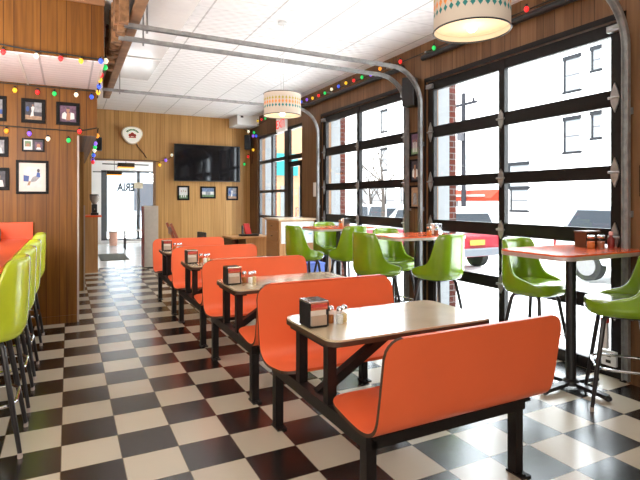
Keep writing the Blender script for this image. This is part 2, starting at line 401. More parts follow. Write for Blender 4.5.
# door tracks: vertical run, quarter bend, horizontal run under the ceiling
def track(y, label, zt=3.03, x_end=.43, wdt=.046):
    R = .42; xt = WX-.05
    pts = [(xt, .03), (xt, zt-R)]
    for k in range(1, 13):
        a = PI/2*k/12; pts.append((xt-R+R*math.cos(a), zt-R+R*math.sin(a)))
    pts.append((x_end, zt+.01))
    t = thing('garage_door_track', label, 'door track', (xt, y, 0))
    m = MB()
    # C-shaped channel: web plus two lips following the path
    def strip(yo, hw, off, th):
        V = []
        for i, (x, z) in enumerate(pts):
            a = pts[max(i-1, 0)]; b_ = pts[min(i+1, len(pts)-1)]
            d = Vector((b_[0]-a[0], b_[1]-a[1])).normalized(); n = Vector((-d.y, d.x))
            V.append([m.bm.verts.new((x+n.x*o, y+yy, z+n.y*o)) for yy, o in ((yo-hw, off), (yo+hw, off), (yo+hw, off+th), (yo-hw, off+th))])
        fs = []
        for A, B_ in zip(V, V[1:]):
            for k in range(4): fs.append(m.bm.faces.new((A[k], A[(k+1) % 4], B_[(k+1) % 4], B_[k])))
        fs.append(m.bm.faces.new(V[0][::-1])); fs.append(m.bm.faces.new(V[-1]))
    strip(0, wdt/2, -.02, .006); strip(-wdt/2, .003, -.02, .036); strip(wdt/2, .003, -.02, .036)
    m.build('channel', TRACKM, t)
    for x in (.66,):
        MB().box((x-.008, y+wdt/2+.004, zt-.03), (x+.008, y+wdt/2+.01, ZC-.002)).build('hanger', TRACKM, t)
    for z in (.5, 1.3, 2.1):
        MB().box((xt+.03, y-.03, z), (WX-.001, y+.03, z+.05)).build('wall_bracket', TRACKM, t)
    return t
track(2.345, 'grey steel door track rising at the far right edge beside the nearest garage door')
track(4.86, 'nearer of the two parallel grey door tracks bending from the pillar across the ceiling')
track(5.13, 'farther of the two parallel grey door tracks bending from the pillar across the ceiling', 2.99)
track(7.66, 'thin grey door track crossing the ceiling near the back wall, behind the far drum lamp', 3.0)

# ------------------------------------------------------------------ shopfront windows and entry door (structure)
wr = empty_struct('window_1'); wr.location = (WX, 9.9, 0)
f = MB(); X0, X1 = WX+.03, WX+.09
for y0, y1 in ((10.79, 10.848), (9.98, 10.07), (9.16, 9.34)): f.box((X0, y0, 0), (X1, y1, ST-.002))
for z0, z1 in ((.0, .1), (.47, .52), (1.04, 1.10), (1.60, 1.66), (2.26, 2.33), (2.84, ST-.002)): f.box((X0, 9.2, z0), (X1, 10.8, z1))
f.build('window_frame', P('grey_black_frame', (.05, .052, .055), .4), wr)
for y0, y1 in ((10.07, 10.79), (9.34, 9.98)):
    for z0, z1 in ((.1, .47), (.52, 1.04), (1.10, 1.60), (1.66, 2.26), (2.33, 2.84)):
        MB().box((X0+.02, y0, z0), (X0+.026, y1, z1)).build('glass_pane', GLASSP, wr)
dr = empty_struct('door_3'); dr.location = (WX, 8.8, 0)
f = MB()
for y0, y1, t in ((8.422, 8.47, ST-.002), (9.10, 9.155, ST-.002), (8.50, 8.58, 2.2), (9.02, 9.095, 2.2)): f.box((X0, y0, 0), (X1, y1, t))
for z0, z1 in ((.0, .2), (2.10, 2.2), (2.24, 2.33), (2.84, ST-.002)): f.box((X0, 8.43, z0), (X1, 9.15, z1))
f.build('door_frame', DOORF, dr)
MB().box((X0+.02, 8.58, .2), (X0+.026, 9.02, 2.1)).build('glass_pane', GLASSP, dr)
MB().box((X0+.02, 8.47, 2.33), (X0+.026, 9.10, 2.84)).build('glass_pane', GLASSP, dr)
MB().sweep([(X0-.05, 8.64, .9), (X0-.05, 8.64, 1.3)], .012).box((X0-.05, 8.63, .92), (X0, 8.65, .94)).box((X0-.05, 8.63, 1.26), (X0, 8.65, 1.28)).build('door_handle', GALV, dr)

# ------------------------------------------------------------------ booths
UX0, UX1 = 1.10, 2.18
def make_booth(loc, label):
    """two moulded benches and a table on one steel frame; local origin at the floor under the table centre's left end"""
    t = thing('booth_unit', label, 'booth', loc, 0, 'orange booths in a row')
    prof = [(.205, .452), (.26, .442), (.34, .428), (.44, .415), (.52, .412), (.575, .422), (.615, .445), (.640, .485), (.655, .55), (.672, .65), (.690, .76), (.706, .862)]
    L = 1.075; th = .017
    for sg, xo in ((-1, .05), (1, .005)):
        # rounded-corner sheet following the profile
        m = MB(); N = len(prof)
        # smooth the profile
        pts = []
        for i in range(N-1):
            for k in range(4):
                q = k/4
                p0 = Vector(prof[max(i-1, 0)]); p1 = Vector(prof[i]); p2 = Vector(prof[i+1]); p3 = Vector(prof[min(i+2, N-1)])
                pts.append(.5*((2*p1)+(-p0+p2)*q+(2*p0-5*p1+4*p2-p3)*q*q+(-p0+3*p1-3*p2+p3)*q**3))
        pts.append(Vector(prof[-1]))
        S = [0]
        for a, b_ in zip(pts, pts[1:]): S.append(S[-1]+(b_-a).length)
        tot = S[-1]; R = .085
        def inset(s_):
            d = min(s_, tot-s_)
            return 0 if d >= R else R-math.sqrt(max(R*R-(R-d)**2, 0))
        # extra samples near both ends for round corners
        samp = sorted(set([0, .006, .015, .03, .05, .085]+[tot-v for v in (0, .006, .015, .03, .05, .085)]+[s_ for s_ in S if .085 < s_ < tot-.085]))
        def at(s_):
            for i in range(len(S)-1):
                if S[i+1] >= s_-1e-9:
                    q = (s_-S[i])/max(S[i+1]-S[i], 1e-9); return pts[i].lerp(pts[i+1], q), (pts[i+1]-pts[i]).normalized()
        rows = []
        for s_ in samp:
            p, d = at(s_); n = Vector((d.y, -d.x)); ins = inset(s_)
            xs = [ins]+[ins+(L-2*ins)*k/6 for k in range(1, 6)]+[L-ins]
            top = [m.bm.verts.new((xo+x, sg*p.x, p.y)) for x in xs]
            bot = [m.bm.verts.new((xo+x, sg*(p.x+n.x*th), p.y+n.y*th)) for x in xs]
            rows.append((top, bot))
        for (a, b_), (c, d) in zip(rows, rows[1:]):
            for k in range(6):
                for q in ((a[k], a[k+1], c[k+1], c[k]), (b_[k+1], b_[k], d[k], d[k+1])):
                    f = m.bm.faces.new(q); f.smooth = True; f.material_index = 0
            for k in (0, 6):
                f = m.bm.faces.new((a[k], c[k], d[k], b_[k])); f.material_index = 1
        for a, b_ in (rows[0], rows[-1]):
            for k in range(6):
                f = m.bm.faces.new((a[k], b_[k], b_[k+1], a[k+1])); f.material_index = 0
        m.build('bench_shell', [ORANGE, PLYEDGE], t, world=False)
        # steel rail under the bench, bracket, legs
        y = sg*.53
        MB().box((.06+xo*.5, y-.03, .335), (L-.085+xo, y+.03, .40)).box((.06+xo*.5, y-.055, .385), (L-.075+xo, y+.055, .40)).build('bench_rail', STEEL, t, world=False)
        for x in (.085, L-.125+xo):
            MB().box((x-.026, y-.028, .008), (x+.026, y+.028, .336)).build('leg', STEEL, t, world=False)
            MB().box((x-.032, y-.075, 0), (x+.032, y+.035, .010)).lathe([(.012, .010), (.012, .02)], (x, y-.055, 0), 8).build('foot_plate', STEEL, t, world=False)
    MB().box((.055, -.56, .338), (.115, .56, .402)).build('side_beam', STEEL, t, world=False)
    for sg in (-1, 1):
        MB().box((.06, sg*.17-.025, .40), (.11, sg*.17+.025, .712)).build('table_post', STEEL, t, world=False)
    MB().bar((.10, 0, .385), (.62, 0, .70), .05, .05).build('brace', STEEL, t, world=False)
    MB().box((.04, -.23, .695), (.13, .23, .718)).box((.10, -.03, .695), (.95, .03, .718)).build('table_bracket', STEEL, t, world=False)
    # table top with clipped corners and a dark edge band
    x0, x1, yh, c = .02, 1.10, .30, .075
    def rr(ins):
        P_ = []
        for cx, cy, a0 in ((x1-c, yh-c, 0), (x0+c, yh-c, 90), (x0+c, -yh+c, 180), (x1-c, -yh+c, 270)):
            for k in range(7):
                a = math.radians(a0+15*k); P_.append((cx+(c-ins)*math.cos(a), cy+(c-ins)*math.sin(a)))
        return P_
    top = MB().prism([(x, y, .742) for x, y in rr(.003)], (0, 0, .010)).build('table_top', LAM, t, world=False)
    MB().prism([(x, y, .718) for x, y in rr(0)], (0, 0, .0235), True).build('edge_band', PLYEDGE, top, world=False)
    return t
BY0 = 2.39; PITCH = 1.51
booth = make_booth((UX0, BY0, 0), 'nearest orange two-bench booth with maple table, its back turned to the viewer')
BL = [None, 'second orange two-bench booth from the front, behind the nearest one', 'third orange two-bench booth from the front, between the second and the farthest',
      'farthest orange two-bench booth in the row, nearest the panelled back wall']
for i in (1, 2, 3): dup(booth, (UX0, BY0+PITCH*i, 0), 0, BL[i])

# ------------------------------------------------------------------ napkin dispensers and shakers
def make_dispenser(loc, label):
    t = thing('napkin_dispenser', label, 'napkin dispenser', loc, 0, 'napkin dispensers')
    b_ = MB(); b_.box((-.058, -.065, .004), (-.050, .065, .132), .002); b_.box((.050, -.065, .004), (.058, .065, .132), .002); b_.box((-.05, -.06, 0), (.05, .06, .012))
    b_.build('casing', BLACK, t, world=False)
    c = MB(); c.box((-.058, -.066, .132), (.058, .066, .142), .004)
    c.box((-.050, -.066, .095), (.050, -.060, .132)); c.box((-.05, .060, .095), (.05, .066, .132)); c.build('chrome_top', CHROME, t, world=False)
    for sg in (-1, 1):
        MB().box((-.046, sg*.060, .012), (.046, sg*.067, .066), .002).build('face_plate', P('brushed_plate', (.55, .46, .36), .35, .5), t, world=False)
        MB().box((-.044, sg*.0672, .110), (.044, sg*.0685, .124)).build('red_band', P('red_strip', (.55, .06, .05), .5), t, world=False)
    MB().box((-.046, -.056, .013), (.046, .056, .094)).build('napkins', PAPER, t, world=False)
    return t
def make_shaker(loc, kind, label, group=None):
    t = thing('shaker', label, 'shaker', loc, 0, group)
    fill = {'salt': (.8, .78, .72), 'pepper': (.10, .06, .04), 'chilli': (.45, .14, .03), 'cheese': (.75, .55, .25)}[kind]
    MB().lathe([(.016, .0), (.0185, .004), (.0185, .040), (.017, .046)], (0,0,0), 14).build('contents', P('shaker_'+kind, fill, .7, var=.2, scale=200), t, world=False)
    MB().lathe([(.0195, .0005), (.0215, .004), (.0205, .058), (.0175, .072)], (0,0,0), 14, False, False).build('glass_jar', GLASSP, t, world=False)
    MB().lathe([(.0185, .070), (.0195, .073), (.019, .086), (.013, .093), (.004, .095)], (0,0,0), 14).build('lid', CHROME, t, world=False)
    return t
ordn = ['nearest', 'second', 'third', 'farthest']
for i in range(4):
    yb = BY0+PITCH*i
    lab = 'black and chrome napkin dispenser on the left end of the %s booth table' % ordn[i]
    p = (1.19, yb+.025, .7522)
    if i == 0: disp = make_dispenser(p, lab)
    else: dup(disp, p, 0, lab)
    for k, (dx, dy, kind, nm) in enumerate(((.195, .03, 'chilli', 'with brown contents'), (.235, -.005, 'salt', 'with white contents'), (.275, .02, 'cheese', 'with yellowish contents'))):
        lab = 'glass shaker %s by the napkin dispenser on the %s booth table' % (nm, ordn[i])
        q = (UX0+dx, yb+dy+.0, .7522)
        if i == 0:
            s_ = make_shaker(q, kind, lab, 'shakers on the booth tables')
            if k == 0: SH = []
            SH.append(s_)
        else: dup(SH[k], q, 0, lab)

# ------------------------------------------------------------------ bar stools (moulded bucket seat on four splayed tube legs)
def make_stool(name_mat, label, loc, rz, group):
    t = thing('bar_stool', label, 'bar stool', loc, rz, group)
    # barrel shell: plan outline swept from the bottom up to a rim that is high at the back and swoops down to the seat front
    hw, dp, ex = .232, .24, 2.8
    ns, nv = 40, 9; m = MB(); rows = []
    def plan(a):
        c_, s_ = math.cos(a), math.sin(a)
        return math.copysign(abs(c_)**(2/ex), c_), math.copysign(abs(s_)**(2/ex), s_)
    def rim(q):          # q = 0 at the rear centre, 1 at the front ends
        if q < .39: return 1.105-.010*(q/.39)**2
        if q < .58:
            w_ = (q-.39)/.19; w_ = w_*w_*(3-2*w_); return 1.095-(1.095-.79)*w_
        w_ = (q-.58)/.42; return .79-(.79-.725)*math.sin(min(w_, 1)*PI/2)
    for i in range(ns+1):
        q = -1+2*i/ns; a = -PI/2+q*math.radians(150)
        px, py = plan(a); zt = rim(abs(q)); row = []
        for k in range(nv+1):
            z = .648+(zt-.648)*k/nv
            e = (z-.648)/.457
            low = max(0, 1-(z-.648)/.05); sc = 1-.13*low*low
            wx = hw*sc*(1-.10*max(0, e-.15)); yo = -.022*e*(1 if py < 0 else 0)*abs(py)
            row.append(m.bm.verts.new((px*wx, py*dp*sc*(1-.03*e)+yo, z)))
        rows.append(row)
    for A, B_ in zip(rows, rows[1:]):
        for k in range(nv):
            f = m.bm.faces.new((A[k], B_[k], B_[k+1], A[k+1])); f.smooth = True
    sh = m.build('bucket_shell', name_mat, t, world=False)
    so_ = sh.modifiers.new('thick', 'SOLIDIFY'); so_.thickness = .03
    f0 = sh.data.polygons[len(sh.data.polygons)//2]
    so_.offset = -1 if f0.normal.y < 0 else 1
    sb = sh.modifiers.new('smooth', 'SUBSURF'); sb.levels = 1; sb.render_levels = 1
    # upholstered seat pad filling the shell
    pad = MB(); R_ = []
    for z, sc in ((.640, .80), (.650, .90), (.675, .965), (.715, .975), (.738, .93), (.748, .80), (.745, .4)):
        ring = []
        for k in range(36):
            px, py = plan(2*PI*k/36)
            ring.append(pad.bm.verts.new((px*(hw-.004)*sc, (py*(dp+.012) if py > 0 else py*(dp-.006))*sc, z)))
        R_.append(ring)
    for A, B_ in zip(R_, R_[1:]):
        for k in range(36):
            f = pad.bm.faces.new((A[k], A[(k+1) % 36], B_[(k+1) % 36], B_[k])); f.smooth = True
    pad.bm.faces.new(R_[-1]); pad.bm.faces.new(R_[0][::-1])
    pad.build('seat_pad', name_mat, t, world=False)
    MB().box((-.13, -.12, .622), (.13, .12, .642), .006).build('seat_plate', TUBE, t, world=False)
    for sx in (-1, 1):
        for sy in (-1, 1):
            top = Vector((sx*.09, sy*.09+.01, .63)); foot = Vector((sx*.215, sy*.215, .02))
            k1 = Vector((sx*.132, sy*.132+.006, .595))
            lg = MB().sweep([top, top.lerp(k1, .5)+Vector((sx*.008, sy*.008, .012)), k1, k1.lerp(foot, .5), foot], [.0165, .0165, .0165, .015, .012], 10).build('leg', TUBE, t, world=False)
            MB().lathe([(.013, 0), (.014, .006), (.0125, .03)], (foot.x, foot.y, 0), 10).build('foot_cap', RUBBER, lg, world=False)
    rr = .188
    pts = []
    for cx, cy, a0 in ((1, 1, 0), (-1, 1, 90), (-1, -1, 180), (1, -1, 270)):
        for k in range(6):
            a = math.radians(a0+18*k); pts.append((cx*.10+.088*math.cos(a), cy*.10+.088*math.sin(a), .285))
    MB().sweep(pts, .0095, 8, closed=True).build('foot_ring', CHROME, t, world=False)
    return t
G1 = 'lime bar stools along the counter'
st = make_stool(GREEN_LIT, 'brightly lit green bucket bar stool nearest the viewer at the left counter', (-.455, 3.42, 0), PI/2, G1)
for y, l in ((4.09, 'second brightly lit green bucket bar stool from the front at the left counter'), (4.76, 'third brightly lit green bucket bar stool from the front at the left counter'), (5.80, 'farthest brightly lit green bucket bar stool at the left counter, nearest the panelled partition')):
    dup(st, (-.455, y, 0), PI/2, l)
G2 = 'green bar stools at the high tables'
sg = make_stool(GREEN, 'green bucket bar stool facing the viewer behind the nearest high table', (3.56, 2.95, 0), PI+.08, G2)
for x, y, rz, l in (
    (3.47, 2.13, math.radians(40), 'green bucket bar stool cut by the right edge of the picture'),
    (2.93, 4.42, -PI/2+.05, 'green bucket bar stool at the left end of the middle high table, seen in profile'),
    (3.36, 4.71, PI+.1, 'green bucket bar stool behind the middle high table, its front showing'),
    (3.36, 3.96, .18, 'green bucket bar stool with its back to the viewer at the middle high table'),
    (2.83, 6.02, -PI/2+.05, 'green bucket bar stool at the left end of the farthest high table, seen in profile'),
    (3.48, 6.52, PI+.1, 'green bucket bar stool behind the farthest high table, its front showing'),
    (3.33, 5.74, .15, 'green bucket bar stool with its back turned at the farthest high table')):
    dup(sg, (x, y, 0), rz, l)

# ------------------------------------------------------------------ high tables
def make_high_table(loc, label):
    t = thing('high_table', label, 'high table', loc, 0, 'high tables by the garage doors')
    hx, hy, c = .47, .30, .10
    def rr(ins):
        P_ = []
        for sx, sy, a0 in ((1, 1, 0), (-1, 1, 90), (-1, -1, 180), (1, -1, 270)):
            for k in range(7):
                a = math.radians(a0+15*k); P_.append((sx*(hx-c)+(c-ins)*math.cos(a), sy*(hy-c)+(c-ins)*math.sin(a)))
        return P_
    top = MB().prism([(x, y, 1.046) for x, y in rr(.004)], (0, 0, .012)).build('table_top', REDTOP, t, world=False)
    MB().prism([(x, y, 1.018) for x, y in rr(0)], (0, 0, .028), True).build('edge_band', P('aluminium_band', (.62, .52, .50), .3, .5), top, world=False)
    MB().sweep([(0, 0, .06), (0, 0, 1.0)], .038, 16).build('pole', BLACK, t, world=False)
    MB().box((-.20, -.03, .998), (.20, .03, 1.018)).box((-.03, -.2, .998), (.03, .2, 1.018)).build('top_bracket', BLACK, t, world=False)
    b_ = MB(); b_.lathe([(.065, .03), (.06, .06), (.042, .075)], (0,0,0), 16)
    for a in range(4):
        ca, sa = math.cos(a*PI/2), math.sin(a*PI/2)
        b_.bar((0, 0, .045), (.29*ca, .29*sa, .03), .05, .028); b_.ball((.29*ca, .29*sa, .022), .03, .7)
    b_.build('cross_base', BLACK, t, world=False)
    return t
ht = make_high_table((3.42, 2.50, 0), 'nearest high table with glossy red top and black pedestal, by the right-hand garage door')
dup(ht, (3.42, 4.36, 0), 0, 'middle high table with red top, ringed by green stools, in front of the wooden pillar')
dup(ht, (3.42, 6.14, 0), 0, 'farthest high table with red top, in front of the second garage door')
HT = 1.058
big = 'shakers on the high tables'
def make_jar(loc, fill, label, sc=1.0):
    t = thing('shaker', label, 'shaker', loc, 0, big)
    MB().lathe([(.030*sc, .002), (.032*sc, .006), (.032*sc, .062*sc), (.03*sc, .066*sc)], (0,0,0), 16).build('contents', fill, t, world=False)
    MB().lathe([(.033*sc, .0005), (.036*sc, .006), (.036*sc, .085*sc), (.03*sc, .095*sc)], (0,0,0), 16, False, False).build('glass_jar', GLASSP, t, world=False)
    MB().lathe([(.031*sc, .094*sc), (.033*sc, .097*sc), (.032*sc, .116*sc), (.02*sc, .122*sc)], (0,0,0), 16).build('lid', CHROME, t, world=False)
    return t
F1 = P('chilli_flakes', (.62, .17, .03), .7, var=.3, scale=150); F2 = P('brown_spice', (.32, .10, .04), .7, var=.3, scale=150)
j1 = make_jar((3.615, 2.47, HT), F1, 'glass shaker of orange flakes on the nearest high table', .85)
j2 = make_jar((3.69, 2.44, HT), F2, 'glass shaker of brown spice on the nearest high table, beside the orange one', .85)
dup(j1, (3.40, 4.14, HT), 0, 'glass shaker of orange flakes on the middle high table')
dup(j2, (3.48, 4.12, HT), 0, 'glass shaker of brown spice on the middle high table')
dup(j1, (3.40, 6.05, HT), 0, 'orange shaker on the farthest high table')
cd = thing('condiment_caddy', 'dark wooden condiment caddy standing behind the shakers on the nearest high table', 'caddy', (3.735, 2.585, HT))
MB().box((-.085, -.05, 0), (.085, .05, .012)).box((-.085, -.05, .012), (-.075, .05, .115)).box((.075, -.05, .012), (.085, .05, .115)).box((-.075, .04, .012), (.075, .05, .115)).build('caddy_box', DARKW, cd, world=False)
MB().box((-.09, -.055, .115), (.09, .055, .128)).build('caddy_top', P('caddy_wood', (.10, .04, .02), .5), cd, world=False)
bt = thing('sauce_bottle', 'small sauce bottle with pink cap at the right of the nearest high table', 'bottle', (3.80, 2.43, HT))
MB().lathe([(.022, 0), (.025, .006), (.025, .07), (.012, .09), (.012, .10)], (0,0,0), 14).build('bottle_body', DKRED, bt, world=False)
MB().lathe([(.016, .10), (.016, .125), (.010, .13)], (0,0,0), 12).build('cap', P('pink_cap', (.7, .35, .32), .4), bt, world=False)
sd = thing('napkin_holder', 'small white and chrome napkin holder on the middle high table next to the shakers', 'napkin holder', (3.56, 4.22, HT))
MB().box((-.05, -.04, 0), (.05, .04, .01)).box((-.05, -.04, .01), (.05, -.035, .12), .002).box((-.05, .035, .01), (.05, .04, .12), .002).build('holder', CHROME, sd, world=False)
MB().box((-.045, -.03, .01), (.045, .03, .115)).build('napkins', PAPER, sd, world=False)
dup(sd, (3.52, 6.12, HT), 0, 'small white and chrome napkin holder on the farthest high table')

# ------------------------------------------------------------------ left counter
ct = thing('bar_counter', 'orange laminate bar counter with upright backsplash against the panelled partition', 'counter', (-.75, 4.8, 0))
MB().box((-1.15, 2.9, .96), (-.385, 6.44, 1.0), .004).build('counter_top', ORANGE_D, ct)
MB().box((-1.15, 6.445, .96), (-.357, 6.48, 1.187), .004).build('backsplash', ORANGE_D, ct)
MB().box((-1.15, 3.0, 0), (-.85, 6.4, .959)).build('counter_base', P('counter_base_wood', (.16, .07, .025), .5), ct)
dup(disp, (-.70, 6.2, 1.0), 0, 'chrome napkin dispenser on the orange bar counter at the left edge')

# ------------------------------------------------------------------ framed photographs
FRAME = P('black_frame', (.008, .007, .007), .5, var=.2, spec=.15)
PIC = [P('pic_sky', (.16, .22, .36), .5, var=.4, scale=25), P('pic_white', (.72, .70, .68), .5, var=.1), P('pic_skin', (.42, .2, .12), .5), P('pic_dirt', (.42, .26, .16), .5, var=.3, scale=30),
       P('pic_dark', (.05, .045, .06), .5, var=.4, scale=30), P('pic_blue', (.04, .09, .32), .5, var=.2), P('pic_purple', (.14, .07, .12), .5, var=.4, scale=30), P('pic_grey', (.3, .3, .32), .5, var=.3, scale=30), P('pic_green', (.15, .25, .12), .5, var=.3, scale=30)]
SKY, WHT, SKN, DRT, DRK, BLU, PUR, GRY, GRN = range(9)
def picture(label, wall, u0, u1, z0, z1, shapes, bg=SKY, border=.038, mat_w=0, group='framed photographs', cat='framed photo', depth=.022):
    """wall ('y', Y) faces -Y, wall ('x', X) faces -X; shapes in unit coordinates of the print: (slot, [(a,b)...]) or (slot, cx, cy, rx, ry)"""
    ax, pos = wall
    def pt(u, z, off):
        return (u, pos-off, z) if ax == 'y' else (pos-off, u, z)
    uc, zc = (u0+u1)/2, (z0+z1)/2
    loc = pt(uc, zc, 0)
    t = thing('picture_frame', label, cat, loc, 0, group)
    f = MB(); b_ = border
    for a in ((u0, u1, z0, z0+b_), (u0, u1, z1-b_, z1), (u0, u0+b_, z0+b_, z1-b_), (u1-b_, u1, z0+b_, z1-b_)):
        f.box(pt(a[0], a[2], .001), pt(a[1], a[3], depth), .003)
    f.build('frame', FRAME, t)
    i0, i1, k0, k1 = u0+b_, u1-b_, z0+b_, z1-b_
    if mat_w:
        MB().box(pt(i0, k0, .002), pt(i1, k1, .010)).build('mat_board', CARD, t)
        i0 += mat_w; i1 -= mat_w; k0 += mat_w; k1 -= mat_w
    p = MB(); p.slot = bg
    base = .011 if mat_w else .009
    p.box(pt(i0, k0, .002), pt(i1, k1, base))
    for q, s_ in enumerate(shapes):
        p.slot = s_[0]; o = base+.0004*(q+1)
        if isinstance(s_[1], list): poly = s_[1]
        else: poly = [(s_[1]+s_[3]*math.cos(2*PI*k/12), s_[2]+s_[4]*math.sin(2*PI*k/12)) for k in range(12)]
        flip = (lambda a: 1-a) if ax == 'x' else (lambda a: a)
        p._new([p.bm.faces.new([p.bm.verts.new(pt(i0+(i1-i0)*flip(a), k0+(k1-k0)*b2, o)) for a, b2 in poly])])
    p.build('print', PIC, t)
    return t
batter = [(DRT, [(0,0),(1,0),(1,.2),(0,.26)]), (GRY, [(.55,.45),(1,.45),(1,1),(.55,1)]), (WHT, [(.38,.2),(.52,.2),(.5,.45),(.56,.72),(.46,.78),(.36,.7),(.40,.45)]), (WHT, [(.3,.16),(.4,.2),(.46,.48),(.38,.45)]), (SKN, .46, .84, .05, .06), (DRK, .46, .89, .055, .035), (BLU, .15, .6, .1, .15)]
seated = [(WHT, [(.12,.2),(.38,.15),(.42,.5),(.3,.62),(.15,.5)]), (WHT, [(.62,.15),(.9,.2),(.88,.55),(.66,.6)]), (SKN, [(.4,.1),(.64,.1),(.62,.55),(.44,.58)]), (SKN, .5, .72, .11, .15), (DRK, .5, .86, .12, .06)]
slide = [(WHT, [(0,.0),(1,0),(1,.25),(0,.25)]), (BLU, [(0,.3),(.28,.28),(.32,.55),(0,.6)]), (GRY, [(.35,.25),(.7,.3),(.92,.5),(.8,.62),(.5,.5)]), (BLU, [(.72,.52),(.95,.5),(.92,.72),(.75,.74)]), (DRK, .84, .82, .08, .09), (DRT, [(.2,.1),(.35,.1),(.42,.3),(.3,.3)])]
headsh = [(WHT, [(.1,0),(.9,0),(.8,.42),(.2,.42)]), (SKN, .5, .62, .16, .22), (DRK, .5, .78, .2, .09)]
group_ = [(GRN, [(0,0),(1,0),(1,.3),(0,.3)]), (WHT, [(.2,.1),(.32,.1),(.32,.6),(.2,.6)]), (WHT, [(.45,.1),(.58,.1),(.58,.62),(.45,.62)]), (WHT, [(.68,.1),(.8,.1),(.8,.58),(.68,.58)]), (SKN, .26, .67, .05, .07), (SKN, .515, .69, .05, .07), (SKN, .74, .65, .05, .07)]
WP = ('y', PY)
picture('black framed photo of a white-uniformed ball player, top middle on the partition', WP, -.475, -.235, 2.31, 2.585, batter, DRK)
picture('black framed photo of a seated player, top right on the partition beside the soffit end', WP, -.128, .118, 2.31, 2.575, seated, PUR)
picture('black frame with two small cards side by side in the middle row on the partition', WP, -.468, -.245, 1.985, 2.135, [(WHT, [(.02,.05),(.45,.05),(.45,.98),(.02,.98)]), (GRN, [(.08,.35),(.38,.35),(.38,.85),(.08,.85)]), (SKN, .23, .5, .1, .16), (PUR, [(.58,.1),(.95,.1),(.95,.8),(.58,.8)]), (SKN, .76, .45, .1, .2), (WHT, [(.64,.1),(.9,.1),(.86,.3),(.68,.3)])], DRK, .014)
picture('large black frame with white mat and blue and white sports photo, lowest on the partition', WP, -.525, -.205, 1.505, 1.885, slide, WHT, .028, .045)
picture('black framed photo cut by the left edge, top row on the partition', WP, -.86, -.615, 2.31, 2.59, batter, BLU)
picture('black framed photo cut by the left edge, middle row on the partition', WP, -.82, -.597, 1.915, 2.14, headsh, GRY)
picture('black framed black-and-white portrait cut by the left edge, lowest row on the partition', WP, -.80, -.588, 1.545, 1.795, headsh, DRK)
BW = ('y', BY)
picture('black framed photo under the television, leftmost of three', BW, 2.185, 2.455, 1.435, 1.765, group_, WHT, .04)
picture('black framed photo under the television, middle of three and wider than tall', BW, 2.70, 3.06, 1.475, 1.755, [(SKY, [(0,.6),(1,.6),(1,1),(0,1)]), (GRN, [(0,0),(1,0),(1,.25),(0,.25)]), (GRY, [(.3,.2),(.7,.2),(.7,.6),(.3,.6)])], WHT, .04)
picture('black framed photo under the television, rightmost of three with a bluish print', BW, 3.32, 3.60, 1.435, 1.765, batter, SKY, .04)
XW = ('x', WX)
picture('black framed photo highest of three on the wooden pillar between the garage doors', XW, 4.92, 5.11, 1.99, 2.29, group_, PUR, .024)
picture('black framed photo middle of three on the wooden pillar between the garage doors', XW, 4.92, 5.11, 1.66, 1.95, seated, DRK, .024)
picture('black framed photo lowest of three on the wooden pillar, with yellowish print', XW, 4.92, 5.11, 1.33, 1.62, [(DRT, [(0,.4),(1,.4),(1,1),(0,1)]), (GRY, [(.2,.1),(.8,.1),(.7,.7),(.3,.7)])], DRT, .024)
picture('dark frame on the wall at the far right edge of the picture', XW, 1.98, 2.26, 1.46, 1.70, headsh, DRK, .03)

# ------------------------------------------------------------------ television, wall sign, exit sign, speakers, duct
tv = thing('television', 'large black flat television on the panelled back wall', 'television', (2.86, BY, 2.28))
MB().box((2.6, BY-.05, 2.1), (3.1, BY-.001, 2.5)).build('wall_mount', BLACK, tv)
MB().box((2.10, BY-.11, 1.865), (3.62, BY-.05, 2.70), .006).build('casing', BLACK, tv)
MB().box((2.118, BY-.113, 1.885), (3.602, BY-.108, 2.682)).build('screen', SCREEN, tv)
sn = thing('beer_sign', 'white rounded wall sign with green band and red emblem above the doorway', 'wall sign', (1.22, BY, 2.85))
def shield(sc, off, y):
    pts = []
    for k in range(48):
        a = 2*PI*k/48; r = .205*(1+.07*math.cos(3*(a+PI/2)))*sc
        pts.append((1.225+r*math.cos(a)*1.03, y, 2.845+r*math.sin(a)*.92+off))
    return pts
MB().prism(shield(1.0, 0, BY-.002), (0, -.08, 0)).build('sign_rim', P('cream_rim', (.72, .64, .5), .4), sn)
MB().prism(shield(.9, 0, BY-.082), (0, -.006, 0)).build('sign_face', P('lit_sign_face', (.9, .85, .74), .4, emit=(1, .93, .8), estr=.25), sn)
gb = MB()
for k in range(10):
    a0, a1 = math.radians(30+12*k), math.radians(30+12*(k+1)-(2.5))
    q = [(1.225+r*math.cos(a), BY-.0885, 2.83+r*.9*math.sin(a)) for r, a in ((.115, a0), (.155, a0), (.155, a1), (.115, a1))]
    gb.prism(q, (0, -.002, 0))
gb.build('green_lettering_band', P('sign_green', (.05, .24, .10), .4), sn)
rb = MB()
for cx, cz, r in ((-.045, .0, .034), (.045, 0, .034), (0, .03, .034), (0, -.005, .022)):
    rb.prism([(1.225+cx+r*math.cos(2*PI*k/14), BY-.0885, 2.83+cz+r*math.sin(2*PI*k/14)) for k in range(14)], (0, -.002, 0))
rb.box((1.15, BY-.09, 2.775), (1.30, BY-.0885, 2.795))
rb.build('red_emblem', P('sign_red', (.55, .04, .02), .4), sn)
MB().sweep([(1.30, BY-.02, 2.68), (1.36, BY-.015, 2.58), (1.47, BY-.012, 2.45), (1.52, BY-.012, 2.36)], .008, 8).build('power_cord', BLACK, sn)

